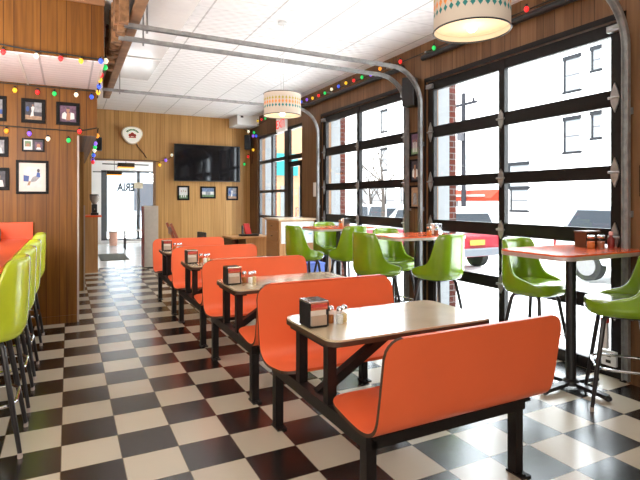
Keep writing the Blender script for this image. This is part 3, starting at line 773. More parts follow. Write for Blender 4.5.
def text_obj(name, body, size, mat, parent, loc, rot, ext=.002, align='CENTER', font_scale_x=1, off=0):
    cu = bpy.data.curves.new(name, 'FONT'); cu.body = body; cu.size = size; cu.align_x = align; cu.align_y = 'CENTER'; cu.extrude = ext; cu.offset = off
    tmp = bpy.data.objects.new(name+'_tmp', cu); col.objects.link(tmp)
    dg = bpy.context.evaluated_depsgraph_get(); me = bpy.data.meshes.new_from_object(tmp.evaluated_get(dg))
    bpy.data.objects.remove(tmp)
    me.transform(Matrix.Diagonal((font_scale_x, 1, 1, 1)))
    o = bpy.data.objects.new(name, me); col.objects.link(o); me.materials.clear(); me.materials.append(mat)
    o.location = loc; o.rotation_euler = rot
    if parent is not None: o.parent = parent; o.location = Vector(loc)-parent.location
    return o
ex = thing('exit_sign', 'white EXIT sign with red letters above the entry door', 'exit sign', (WX, 9.34, 2.98))
MB().box((WX-.05, 9.10, 2.83), (WX-.001, 9.58, 3.13), .004).build('sign_box', P('exit_white', (.85, .82, .8), .5, emit=(1, .95, .92), estr=.15), ex)
text_obj('exit_lettering', 'EXIT', .245, P('exit_red', (.8, .03, .02), .5, emit=(1, .05, .03), estr=.9), ex, (WX-.052, 9.34, 2.98), (PI/2, 0, -PI/2))

def speaker(loc, rz, label, s=(.14, .16, .30)):
    t = thing('wall_speaker', label, 'speaker', loc, rz)
    w_, d_, h_ = s
    MB().box((-w_/2, -d_/2, -h_/2), (w_/2, d_/2, h_/2), .012).build('cabinet', BLACK, t, world=False)
    MB().box((-w_/2+.01, -d_/2-.008, -h_/2+.012), (w_/2-.01, -d_/2, h_/2-.012)).build('grille', P('speaker_grille', (.02, .02, .022), .8, var=.4, scale=300), t, world=False)
    MB().box((-.02, d_/2, -.03), (.02, d_/2+.06, .03)).build('bracket', BLACK, t, world=False)
    return t
speaker((3.78, 11.2, 2.80), math.radians(-25), 'small black speaker high in the corner right of the television', (.15, .16, .34))
speaker((.47, 9.9, 2.46), math.radians(0), 'small black speaker hanging at the panelled header left of the doorway', (.15, .16, .24))
speaker((3.80, 5.0, 2.78), math.radians(-60), 'black speaker between the two door tracks at the top of the pillar', (.16, .14, .36))
du = thing('duct_box', 'white boxed duct under the ceiling in the far corner right of the television', 'duct', (3.6, 11.1, 3.2))
MB().box((3.38, 10.75, 3.14), (3.898, BY-.002, ZC-.002), .006).build('box_casing', WHITE, du)
MB().box((3.46, 10.744, 3.30), (3.52, 10.75, 3.34)).build('vent_slot', BLACK, du)

# conduit along the window wall
cn = thing('pipe_conduit', 'black pipe running along the top of the window wall above the garage doors', 'pipe', (WX-.06, 6, 3.16))
MB().sweep([(WX-.06, .5, 3.16), (WX-.06, 4.80, 3.16)], .034, 12).sweep([(WX-.06, 5.2, 3.14), (WX-.06, 8.3, 3.14)], .034, 12).build('pipe', BLACK, cn)
for y in (1.5, 3.6, 4.7, 5.5, 7.2, 8.2):
    MB().box((WX-.1, y-.015, 3.195), (WX-.001, y+.015, 3.215)).build('clamp', GALV, cn)

# ------------------------------------------------------------------ pendant drum lamps
SHADE = shade_mat()
def make_lamp(loc, label):
    t = thing('pendant_lamp', label, 'pendant lamp', loc, 0, 'patterned drum pendants')
    h = ZC-loc[2]
    sh = MB().lathe([(.20, 0), (.20, .235)], (0,0,0), 48, False, False).build('lamp_shade', SHADE, t, world=False)
    for z in (0, .232):
        pts = [(.2005*math.cos(2*PI*k/48), .2005*math.sin(2*PI*k/48), z) for k in range(48)]
        MB().sweep(pts, .0045, 6, closed=True).build('shade_rim', BLACK, sh, world=False)
    MB().lathe([(.001, .03), (.193, .03)], (0,0,0), 48, False, False).build('diffuser', P('lamp_diffuser', (.8, .64, .46), .7, emit=(1, .78, .55), estr=.28), t, world=False)
    MB().ball((0, 0, .022), .03).build('bulb', P('lit_bulb', (1, .95, .85), .4, emit=(1, .9, .75), estr=6), t, world=False)
    c = MB(); c.sweep([(.014, 0, .1), (.014, 0, h-.02)], .0028, 6).sweep([(-.014, 0, .1), (-.014, 0, h-.02)], .0028, 6); c.build('cord', P('pale_cord', (.6, .6, .6), .5), t, world=False)
    sp = MB()
    for a in range(3): sp.sweep([(0, 0, .2), (.2*math.cos(a*2*PI/3), .2*math.sin(a*2*PI/3), .228)], .003, 6)
    sp.build('spider', GALV, t, world=False)
    MB().lathe([(.05, h-.025), (.05, h-.002)], (0,0,0), 20).build('canopy', P('canopy_white', (.7, .7, .7), .4), t, world=False)
    return t
make_lamp((2.06, 4.95, 2.345), 'patterned drum pendant lamp hanging in the middle distance, whole shade visible')
lp2 = dup([o for o in bpy.data.objects if o.name.startswith('pendant_lamp')][0], (1.94, 2.01, 2.345), 0, 'patterned drum pendant lamp nearest the viewer, cut by the top edge')

# ------------------------------------------------------------------ strings of coloured lights
BC = {'r': (.9, .03, .03), 'g': (.02, .6, .12), 'b': (.05, .12, .8), 'y': (.95, .55, .03), 'w': (.95, .88, .65), 'p': (.28, .12, .85), 'o': (.95, .35, .03)}
BM = {k: P('bulb_'+k, c, .3, emit=c, estr=.8, var=.02) for k, c in BC.items()}
BMESH = {}
def bulb_mesh(k, r):
    key = (k, r)
    if key not in BMESH:
        m = MB(); m.lathe([(.001, -r*1.35), (r*.6, -r*1.0), (r, -r*.2), (r*.8, r*.5), (r*.45, r*.9)], (0,0,0), 10, True, False)
        m.slot = 1; m.lathe([(r*.5, r*.8), (r*.5, r*1.7)], (0,0,0), 8)
        me = bpy.data.meshes.new('bulb'); m.bm.to_mesh(me); m.bm.free(); me.materials.append(BM[k]); me.materials.append(BLACK); BMESH[key] = me
    return BMESH[key]
def string_lights(label, path, bulbs, r=.021, sag=.0):
    t = thing('string_lights', label, 'string lights', path[0], 0)
    pts = []
    for a, b_ in zip(path, path[1:]):
        a = Vector(a); b_ = Vector(b_)
        for k in range(8):
            q = k/8; p = a.lerp(b_, q); p.z -= sag*4*q*(1-q); pts.append(p)
    pts.append(Vector(path[-1]))
    MB().sweep(pts, .0065, 6).build('cord', P('green_black_cord', (.01, .014, .01), .6), t)
    for p, k in bulbs:
        o = bpy.data.objects.new('bulb', bulb_mesh(k, r)); col.objects.link(o); o.parent = t; o.location = Vector(p)-t.location
    return t
fy = 5.178
string_lights('string of coloured bulbs along the lower front edge of the panelled soffit', [(-.95, fy, 2.86), (-.52, fy, 2.81), (-.28, fy, 2.79), (.0, fy, 2.79), (.30, fy, 2.78)],
    [((-.515, fy-.012, 2.745), 'r'), ((-.26, fy-.012, 2.745), 'w'), ((-.065, fy-.012, 2.745), 'r'), ((.105, fy-.012, 2.745), 'y'), ((.275, fy-.012, 2.765), 'b')], .023)
py = PY-.014
string_lights('string of coloured bulbs under the tin soffit, above the top row of photos', [(-.95, py, 2.735), (.30, py, 2.735)],
    [((-.535, py-.012, 2.665), 'y'), ((-.315, py-.012, 2.665), 'r'), ((-.145, py-.012, 2.665), 'g'), ((.08, py-.012, 2.675), 'w'), ((.245, py-.012, 2.665), 'b')], .025)
string_lights('string of coloured bulbs between the top and middle rows of photos', [(-.95, py, 2.27), (-.3, py, 2.25), (.10, py, 2.245), (.305, py, 2.30)],
    [((-.615, py-.012, 2.205), 'o'), ((-.395, py-.012, 2.19), 'p'), ((-.21, py-.012, 2.14), 'w'), ((.0, py-.012, 2.135), 'g'), ((.115, py-.012, 2.245), 'r')], .025)
sx = .31
string_lights('dense string of bulbs hanging down the right edge of the soffit beside the brown beam', [(sx, 5.3, 2.84), (sx, 5.7, 2.80), (sx, 6.1, 2.74), (sx, 6.5, 2.66)],
    [((sx+.02, 5.35, 2.82), 'w'), ((sx+.02, 5.45, 2.78), 'g'), ((sx, 5.75, 2.77), 'r'), ((sx, 5.95, 2.76), 'y'), ((sx, 6.15, 2.73), 'b'), ((sx, 6.35, 2.70), 'y')], .026)
string_lights('string of coloured bulbs down the header edge at the left of the doorway', [(.32, 6.55, 2.3), (.32, 7.6, 2.26), (.35, 8.8, 2.22), (.37, 9.7, 2.24), (.40, 11.3, 2.3)],
    [((.33, 7.0, 2.27), 'o'), ((.33, 7.5, 2.22), 'p'), ((.34, 7.8, 2.20), 'g'), ((.345, 8.1, 2.18), 'w'), ((.35, 8.5, 2.14), 'b'), ((.35, 8.75, 2.05), 'r'), ((.36, 8.9, 2.18), 'g'), ((.36, 9.0, 2.1), 'p')], .028)
string_lights('short string of bulbs from the doorway to the television', [(1.69, BY-.02, 2.28), (1.95, BY-.02, 2.33), (2.09, BY-.02, 2.43)],
    [((1.80, BY-.03, 2.22), 'y'), ((1.93, BY-.03, 2.33), 'p'), ((2.06, BY-.03, 2.45), 'w')], .032)
string_lights('string of coloured bulbs hanging in the corner right of the television', [(3.70, 11.25, 3.12), (3.82, 11.1, 2.98), (3.86, 11.05, 2.6), (3.85, 11.1, 2.3)],
    [((3.76, 11.1, 3.05), 'w'), ((3.86, 11.0, 3.02), 'g'), ((3.84, 11.0, 2.94), 'p'), ((3.88, 10.9, 2.93), 'b'), ((3.86, 11.05, 2.62), 'y'), ((3.82, 11.3, 2.48), 'r'), ((3.74, 11.34, 2.3), 'g')], .032)
rb_ = []; cols = 'wgrypbgryopgrybwgrypbo'
yy = 2.6; i = 0
zs = 3.235
while yy < 10.9:
    if not (4.75 < yy < 5.2): rb_.append(((WX-.07, yy, zs+random.uniform(-.012, .02)), cols[i % len(cols)])); i += 1
    yy += .33 if yy < 5 else .235
string_lights('long string of coloured bulbs lying along the black pipe over the garage doors', [(WX-.05, 2.3, 3.225), (WX-.05, 4.9, 3.225), (WX-.05, 5.6, 3.225), (WX-.05, 8.2, 3.225), (WX-.05, 9.6, 3.2), (WX-.05, 10.9, 3.15)], rb_, .025)

# ------------------------------------------------------------------ host stand, corner desk, high chair
hs = thing('host_stand', 'light wood host stand with drawers and a blue and green poster on its front', 'host stand', (3.5, 8.0, 0))
MB().box((3.16, 7.72, 0), (3.82, 8.34, 1.09)).build('cabinet', CABW, hs)
MB().box((3.13, 7.69, 1.091), (3.85, 8.37, 1.125), .005).build('top', P('pale_wood_top', (.66, .48, .3), .35), hs)
for z0, z1 in ((.92, 1.06), (.74, .90), (.05, .71)):
    d = MB().box((3.145, 7.78, z0), (3.159, 8.28, z1), .004).build('drawer' if z0 > .5 else 'cupboard_door', CABW, hs)
    MB().sweep([(3.135, 8.0, (z0+z1)/2), (3.135, 8.07, (z0+z1)/2)], .006, 6).box((3.137, 8.0, (z0+z1)/2-.004), (3.146, 8.005, (z0+z1)/2+.004)).build('handle', BLACK, d)
po = MB(); po.slot = 0; po.box((3.19, 7.712, .70), (3.80, 7.719, 1.07))
for k in range(16):
    po.slot = random.choice((1, 2, 3)); x = random.uniform(3.22, 3.7); z = random.uniform(.73, .98)
    po.box((x, 7.7105-.0002*k, z), (x+random.uniform(.03, .09), 7.7118, z+random.uniform(.02, .07)))
po.build('poster', [P('poster_white', (.7, .74, .7), .6), P('poster_green', (.35, .6, .35), .6), P('poster_blue', (.3, .5, .7), .6), P('poster_yellow', (.7, .68, .4), .6)], hs)
bn = thing('storage_bin', 'blue plastic bin on the floor beside the farthest high table', 'bin', (3.46, 7.1, 0))
MB().prism([(3.34, 6.96, 0), (3.62, 6.96, 0), (3.62, 7.26, 0), (3.34, 7.26, 0)], (0, 0, .012)).box((3.34, 6.96, .012), (3.355, 7.26, .42)).box((3.605, 6.96, .012), (3.62, 7.26, .42)).box((3.355, 6.96, .012), (3.605, 6.975, .42)).box((3.355, 7.245, .012), (3.605, 7.26, .42)).build('bin_body', P('blue_plastic', (.12, .2, .62), .4), bn)
MB().box((3.33, 6.95, .42), (3.63, 7.27, .45), .006).build('bin_lid', P('blue_plastic', (.12, .2, .62), .4), bn)
dk = thing('corner_desk', 'wooden desk in the far corner below the television', 'desk', (3.0, 9.3, 0))
MB().box((2.72, 9.0, .70), (3.52, 9.62, .735), .004).build('desk_top', CABW, dk)
MB().box((3.02, 9.05, 0), (3.49, 9.58, .699)).build('cupboard', CABW, dk)
MB().box((2.74, 9.04, 0), (2.79, 9.58, .699)).build('side_panel', DARKW, dk)
MB().box((2.80, 9.5, .3), (3.01, 9.53, .699)).build('back_panel', DARKW, dk)
ph = thing('desk_phone', 'black and red telephone set on the corner desk', 'telephone', (3.12, 9.3, .7355))
MB().box((-.14, -.10, 0), (.22, .10, .035), .006).build('phone_base', BLACK, ph, world=False)
MB().prism([(-.02, .0, .035), (.10, .0, .035), (.05, .03, .24), (-.06, .03, .24)], (0, .05, 0)).build('red_panel', P('red_plastic', (.6, .03, .03), .4), ph, world=False)
MB().sweep([(-.10, -.02, .05), (-.09, 0, .12), (-.08, .03, .20)], .02, 8).build('handset', BLACK, ph, world=False)
dc = thing('desk_chair', 'black chair at the left of the corner desk', 'chair', (2.47, 9.5, 0), math.radians(-80))
MB().box((-.2, -.2, .42), (.2, .2, .47), .02).build('seat', BLACK, dc, world=False)
MB().box((-.19, -.22, .55), (.19, -.18, .83), .02).build('backrest', BLACK, dc, world=False)
for sx_ in (-1, 1):
    MB().sweep([(sx_*.17, -.19, 0), (sx_*.17, -.19, .5), (sx_*.17, -.2, .8)], .014, 8).build('leg', BLACK, dc, world=False)
    MB().sweep([(sx_*.17, .18, 0), (sx_*.17, .18, .42)], .014, 8).build('leg', BLACK, dc, world=False)
hc = thing('high_chair', 'reddish wooden high chair standing behind the farthest booth by the back wall', 'high chair', (1.80, 9.2, 0))
RW = P('red_brown_wood', (.30, .07, .03), .4, var=.25)
for y in (-.2, .2):
    MB().bar((-.30, y, 0), (-.02, y, .60), .035, .04).build('leg', RW, hc, world=False)
    MB().bar((.25, y, 0), (-.19, y, 1.02), .035, .045).build('back_post', RW, hc, world=False)
    MB().bar((-.12, y, .70), (.24, y, .70), .03, .03).build('arm', RW, hc, world=False)
MB().box((-.08, -.185, .52), (.2, .185, .545)).build('seat', RW, hc, world=False)
MB().box((-.165, -.18, .82), (-.14, .18, .95)).build('back_slat', RW, hc, world=False)
MB().box((.2, -.21, .705), (.40, .21, .725), .006).build('tray', DARKW, hc, world=False)

# ------------------------------------------------------------------ passage beyond the doorway
cb = thing('beige_cabinet', 'tall beige cabinet with a dark red edge at the right side of the doorway', 'cabinet', (1.55, 11.2, 0))
MB().box((1.425, 10.98, .02), (1.71, 11.38, 1.315), .006).build('cabinet_body', BEIGE, cb)
MB().box((1.415, 10.98, .02), (1.424, 11.38, 1.30)).build('red_side', DKRED, cb)
MB().box((1.43, 11.0, 0), (1.70, 11.36, .02)).build('plinth', BLACK, cb)
cc = thing('coffee_counter', 'narrow wooden counter with orange top at the left of the doorway', 'counter', (.4, 10.95, 0))
MB().box((.22, 10.75, 0), (.52, 11.38, 1.10)).build('counter_body', CABW, cc)
MB().box((.20, 10.73, 1.10), (.59, 11.39, 1.135), .004).build('counter_top', ORANGE_D, cc)
cg = thing('coffee_grinder', 'dark coffee grinder with glass hopper standing on the orange counter top', 'coffee grinder', (.47, 11.0, 1.135))
MB().box((-.07, -.08, 0), (.07, .10, .05)).box((-.05, .0, .05), (.05, .10, .22), .008).build('grinder_body', BLACK, cg, world=False)
MB().lathe([(.035, .22), (.085, .31), (.09, .40)], (0, .05, 0), 16, True, False).build('hopper', P('smoky_hopper', (.35, .3, .26), .2), cg, world=False)
MB().lathe([(.092, .40), (.085, .42)], (0, .05, 0), 16).build('hopper_lid', BLACK, cg, world=False)
MB().sweep([(0, -.005, .13), (0, -.1, .12)], .012, 8).build('spout', CHROME, cg, world=False)
YB = 17.6
w = MB(); w.box((-4, YB, 0), (.95, YB+.1, 2.9)); w.box((3.3, YB, 0), (4.4, YB+.1, 2.9)); w.box((.95, YB, 2.42), (3.3, YB+.1, 2.9)); w.box((.95, YB, 0), (3.3, YB+.1, .12))
struct(w, 'wall_far', WHITE)
struct(MB().box((4.05, BY+.12, 0), (4.15, 17.7, 2.9)), 'wall_far_right', WHITE)
wf = empty_struct('window_2'); wf.location = (2, YB, 0)
f = MB()
for x0, x1 in ((.95, 1.13), (2.05, 2.15), (3.2, 3.3)): f.box((x0, YB+.02, .12), (x1, YB+.08, 2.42))
f.box((.95, YB+.02, .12), (3.3, YB+.08, .17)); f.box((.95, YB+.02, 2.36), (3.3, YB+.08, 2.42))
f.build('window_frame', P('slate_frame', (.06, .075, .09), .4), wf)
for x0, x1 in ((1.13, 2.05), (2.15, 3.2)): MB().box((x0, YB+.04, .17), (x1, YB+.046, 2.36)).build('glass_pane', GLASSP, wf)
text_obj('window_lettering', 'ERIA', .36, P('lettering_grey', (.02, .02, .02), .8, spec=.05), wf, (1.44, YB+.034, 1.86), (PI/2, 0, PI), .002, 'RIGHT', .74, .014)
MB().box((1.96, YB+.015, 1.84), (2.24, YB+.019, 2.04)).build('window_notice', P('cream_notice', (.5, .45, .33), .7), wf)
fm = MB().box((.68, 12.75, .001), (1.32, 14.3, .012), .003).build('door_mat', P('dark_mat', (.05, .055, .045), .95, var=.3, scale=60), None)
tag(fm, 'dark rubber floor mat on the floor beyond the doorway', 'mat')
wb = thing('waste_bin', 'small pinkish waste bin by the far window beyond the doorway', 'bin', (1.27, 17.0, 0))
MB().lathe([(.11, 0), (.14, .42)], (0,0,0), 18, True, False).build('bin_body', P('pink_bin', (.62, .36, .28), .5), wb, world=False)
MB().lathe([(.148, .42), (.148, .45), (.12, .455)], (0,0,0), 18).build('bin_rim', P('bin_rim', (.4, .3, .25), .5), wb, world=False)
bc = thing('bench_seat', 'black metal framed bench by the far window beyond the doorway', 'bench', (1.75, 15.6, 0))
MB().box((-.28, -.2, .52), (.7, .2, .55)).build('seat', P('bench_top', (.5, .48, .45), .4), bc, world=False)
for x in (-.27, .65):
    for y in (-.18, .18): MB().box((x-.015, y-.015, 0), (x+.015, y+.015, .52)).build('leg', BLACK, bc, world=False)
MB().box((-.27, -.195, .25), (.65, -.17, .27)).build('stretcher', BLACK, bc, world=False)
mb_ = MB()
for x in (.05, .37): mb_.box((x, -.02, .55), (x+.02, .0, .98))
mb_.box((.05, -.02, .96), (.39, 0, .98)); mb_.build('backrest_frame', BLACK, bc, world=False)
for (x, y, z, l) in ((1.18, 12.2, 2.20, 'nearer black heat lamp with orange underside below the passage ceiling'), (1.04, 13.6, 2.09, 'farther black heat lamp with orange underside below the passage ceiling')):
    t = thing('heat_lamp', l, 'heat lamp', (x, y, z), 0, 'heat lamps beyond the doorway')
    MB().box((-.18, -.1, 0), (.18, .1, .09), .006).build('lamp_housing', BLACK, t, world=False)
    MB().box((-.17, -.09, -.028), (.17, .09, -.001)).build('heating_element', P('orange_glow', (.9, .35, .05), .4, emit=(1, .4, .05), estr=1.2), t, world=False)
    MB().sweep([(-.5, 0, .06), (.5, 0, .06)], .012, 8).build('support_rod', BLACK, t, world=False)
    MB().sweep([(0, 0, .09), (0, 0, 2.9-z-.002)], .006, 6).build('hanging_rod', BLACK, t, world=False)

# power strip on the wall by the nearest garage door
ol = thing('power_outlet', 'white outlet box under a small red-topped box, low on the right wall', 'outlet', (3.88, 2.5, .2))
MB().box((3.875, 2.44, .10), (3.905, 2.56, .22), .004).build('outlet_plate', P('outlet_white', (.8, .8, .8), .4), ol)
for z in (.135, .185): MB().box((3.872, 2.48, z-.012), (3.876, 2.52, z+.012)).build('socket', BLACK, ol)
MB().box((3.87, 2.51, .23), (3.905, 2.56, .44), .004).build('sensor_box', P('sensor_white', (.75, .7, .68), .4), ol)
MB().box((3.868, 2.508, .44), (3.905, 2.562, .475)).build('red_cap', P('red_cap', (.6, .04, .03), .4), ol)
# switch plate near entry
sw = thing('switch_plate', 'pale switch plate on the wall between the entry door and the second garage door', 'switch', (WX, 7.85, 1.62))
MB().box((WX-.012, 7.80, 1.5), (WX-.001, 7.92, 1.75), .003).build('plate', CARD, sw)
MB().box((WX-.018, 7.85, 1.6), (WX-.012, 7.87, 1.65)).build('toggle', CARD, sw)

# ------------------------------------------------------------------ outside
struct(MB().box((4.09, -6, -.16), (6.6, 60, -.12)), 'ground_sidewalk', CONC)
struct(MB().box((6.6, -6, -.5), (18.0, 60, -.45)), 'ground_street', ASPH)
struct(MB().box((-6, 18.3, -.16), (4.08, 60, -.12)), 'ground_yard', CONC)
for k, (y0, y1) in enumerate(((1.7, D1[0]-.02), (D1[1], D2[0]), (D2[1], SW[0]), (SW[1], BY+.2))):
    struct(MB().box((WX+.185, y0, -.11), (WX+.36, y1, 3.6)), 'trim_%d' % (12+2*k), P('outer_white', (.2, .205, .21), .7, var=.03, spec=.1))
    struct(MB().box((WX+.362, y0, -.11), (WX+.47, y1, 3.6)), 'trim_%d' % (13+2*k), BRICK)
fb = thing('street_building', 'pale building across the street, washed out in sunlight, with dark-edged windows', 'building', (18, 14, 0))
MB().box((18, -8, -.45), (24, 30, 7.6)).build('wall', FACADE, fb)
def fwin(y0, y1, z0, z1):
    f = MB().box((17.97, y0-.08, z0-.1), (17.995, y1+.08, z0)).box((17.95, y0-.05, z1), (17.995, y1+.05, z1+.16)).box((17.96, y1-.09, z0), (17.995, y1, z1)).build('window', P('window_trim_dark', (.012, .013, .015), .7, spec=.05), fb)
    MB().box((17.985, y0, z0), (17.996, y1-.09, z1)).build('pane', P('pale_pane', (.14, .145, .15), .6, spec=.1), f)
    MB().box((17.975, y0, (z0+z1)/2-.03), (17.984, y1-.09, (z0+z1)/2+.01)).build('sash_bar', P('sash_grey', (.05, .05, .055), .7, spec=.05), f)
for y in (12.75, 4.0, 8.2, 21.5, 26.0):
    for z0 in (3.4, 5.85): fwin(y, y+.72, z0, z0+1.25)
for y in (11.9, 3.0):
    for z0, zz in ((3.85, .85), (6.45, .75)): fwin(y, y+.38, z0, z0+zz)
[fwin(y, y+1.0, .5, 2.4) for y in (19.6, 22.0, 23.6, 25.2, 26.8, 28.4)]
fwin(15.2, 16.3, 2.05, 3.0); fwin(15.25, 16.2, 1.0, 1.0+.9)
aw = thing('shop_awning', 'red awning strip of a shop across the street, beyond the red car', 'awning', (17.6, 18.8, 1.6))
MB().prism([(17.96, 16.8, 1.95), (17.4, 16.8, 1.55), (17.4, 16.8, 1.40), (17.96, 16.8, 1.40)], (0, 4.2, 0)).build('canopy', P('awning_red', (.14, .015, .006), .7, spec=.1), aw)
MB().box((17.38, 17.2, 1.62), (17.42, 20.4, 1.72)).build('sign_strip', P('strip_pale', (.2, .17, .15), .6, spec=.1), aw)
fb2 = thing('corner_building', 'low pale building farther along the street behind bare trees', 'building', (20, 40, 0))
MB().box((19, 32, -.45), (26, 58, 5.5)).build('wall', FACADE, fb2)
for y in (34, 37, 40, 43, 46): MB().box((18.97, y, .8), (18.99, y+1.3, 2.6)).build('window', P('pane_grey', (.03, .033, .04), .6, spec=.1), fb2)
yb_ = thing('yard_backdrop', 'added pale backdrop building dimming the glare beyond the far passage window', 'building', (2, 27, 0))  # building added outside to cut the sky's glare through the far window
MB().box((-5.5, 27, -.12), (4.4, 33, 7)).build('wall', P('backdrop_wall', (.24, .265, .29), .8, spec=.1), yb_)
for x in (-2.5, .4, 3.0): MB().box((x, 26.96, .9), (x+1.1, 26.99, 2.3)).build('window', P('pane_grey', (.03, .033, .04), .6, spec=.1), yb_)
tb = thing('teal_building', 'building with teal sign and orange brick seen through the entry door', 'building', (11.6, 27, 0))
MB().box((9.6, 27, -.45), (13.6, 32, 6)).build('wall', P('orange_brick', (.22, .12, .07), .8, var=.2, spec=.1), tb)
MB().box((10.2, 26.9, 2.9), (12.2, 26.98, 4.2)).build('teal_sign', P('teal', (.015, .12, .12), .5, spec=.1), tb)
for x in (9.9, 11.1, 12.3): MB().box((x, 26.93, .3), (x+.7, 26.98, 2.3)).build('window', P('pane_pale', (.09, .1, .1), .5, spec=.1), tb)
up = thing('utility_pole', 'dark utility pole across the street, seen through the left panes of the nearest garage door', 'pole', (17.0, 18.15, 0))
MB().sweep([(17.0, 18.15, -.45), (17.0, 18.15, 6.6)], [.13, .10], 10).build('pole', P('pole_grey', (.014, .014, .017), .8, spec=.05), up)
MB().box((16.95, 17.3, 6.0), (17.05, 19.0, 6.12)).build('crossarm', P('pole_grey', (.014, .014, .017), .8, spec=.05), up)
for i, y in enumerate((17.5, 18.8)): MB().lathe([(.05, 6.12), (.06, 6.2), (.03, 6.3)], (17, y, 0), 8).build('insulator', P('pole_grey', (.014, .014, .017), .8, spec=.05), up)
MB().lathe([(.17, 4.3), (.17, 4.9)], (16.8, 18.15, 0), 10).build('transformer', P('transformer', (.04, .04, .045), .6, spec=.1), up)
BARK = P('bare_bark', (.035, .03, .027), .9, spec=.05)
def tree(x, y, hgt, seed, label):
    rnd = random.Random(seed)
    t = thing('bare_tree', label, 'tree', (x, y, -.45), 0, 'bare trees along the street')
    MB().sweep([(0, 0, 0), (.05, .05, hgt*.45), (0, .1, hgt*.75)], [.10, .075, .04], 8).build('trunk', BARK, t, world=False)
    m = MB()
    def br(p, d, L, r, n):
        q = p+d*L; m.sweep([p, p.lerp(q, .5)+Vector((rnd.uniform(-.05, .05),)*3), q], [r, r*.8, r*.55], 5)
        if n:
            for _ in range(3):
                dd = (d+Vector((rnd.uniform(-.8, .8), rnd.uniform(-.8, .8), rnd.uniform(-.2, .6)))).normalized(); br(p.lerp(q, rnd.uniform(.5, 1)), dd, L*.7, r*.55, n-1)
    for k in range(6):
        a = rnd.uniform(0, 2*PI); br(Vector((0, .05, hgt*rnd.uniform(.35, .7))), Vector((math.cos(a), math.sin(a), rnd.uniform(.4, 1))).normalized(), hgt*.25, .035, 3)
    m.build('branches', BARK, t, world=False)
tree(10.6, 15.6, 4.2, 3, 'bare tree at the right in the panes of the second garage door')
tree(15.8, 24.6, 4.2, 5, 'bare tree in the middle panes of the second garage door')
tree(15.0, 36.0, 4.2, 8, 'bare tree at the left in the panes of the second garage door')

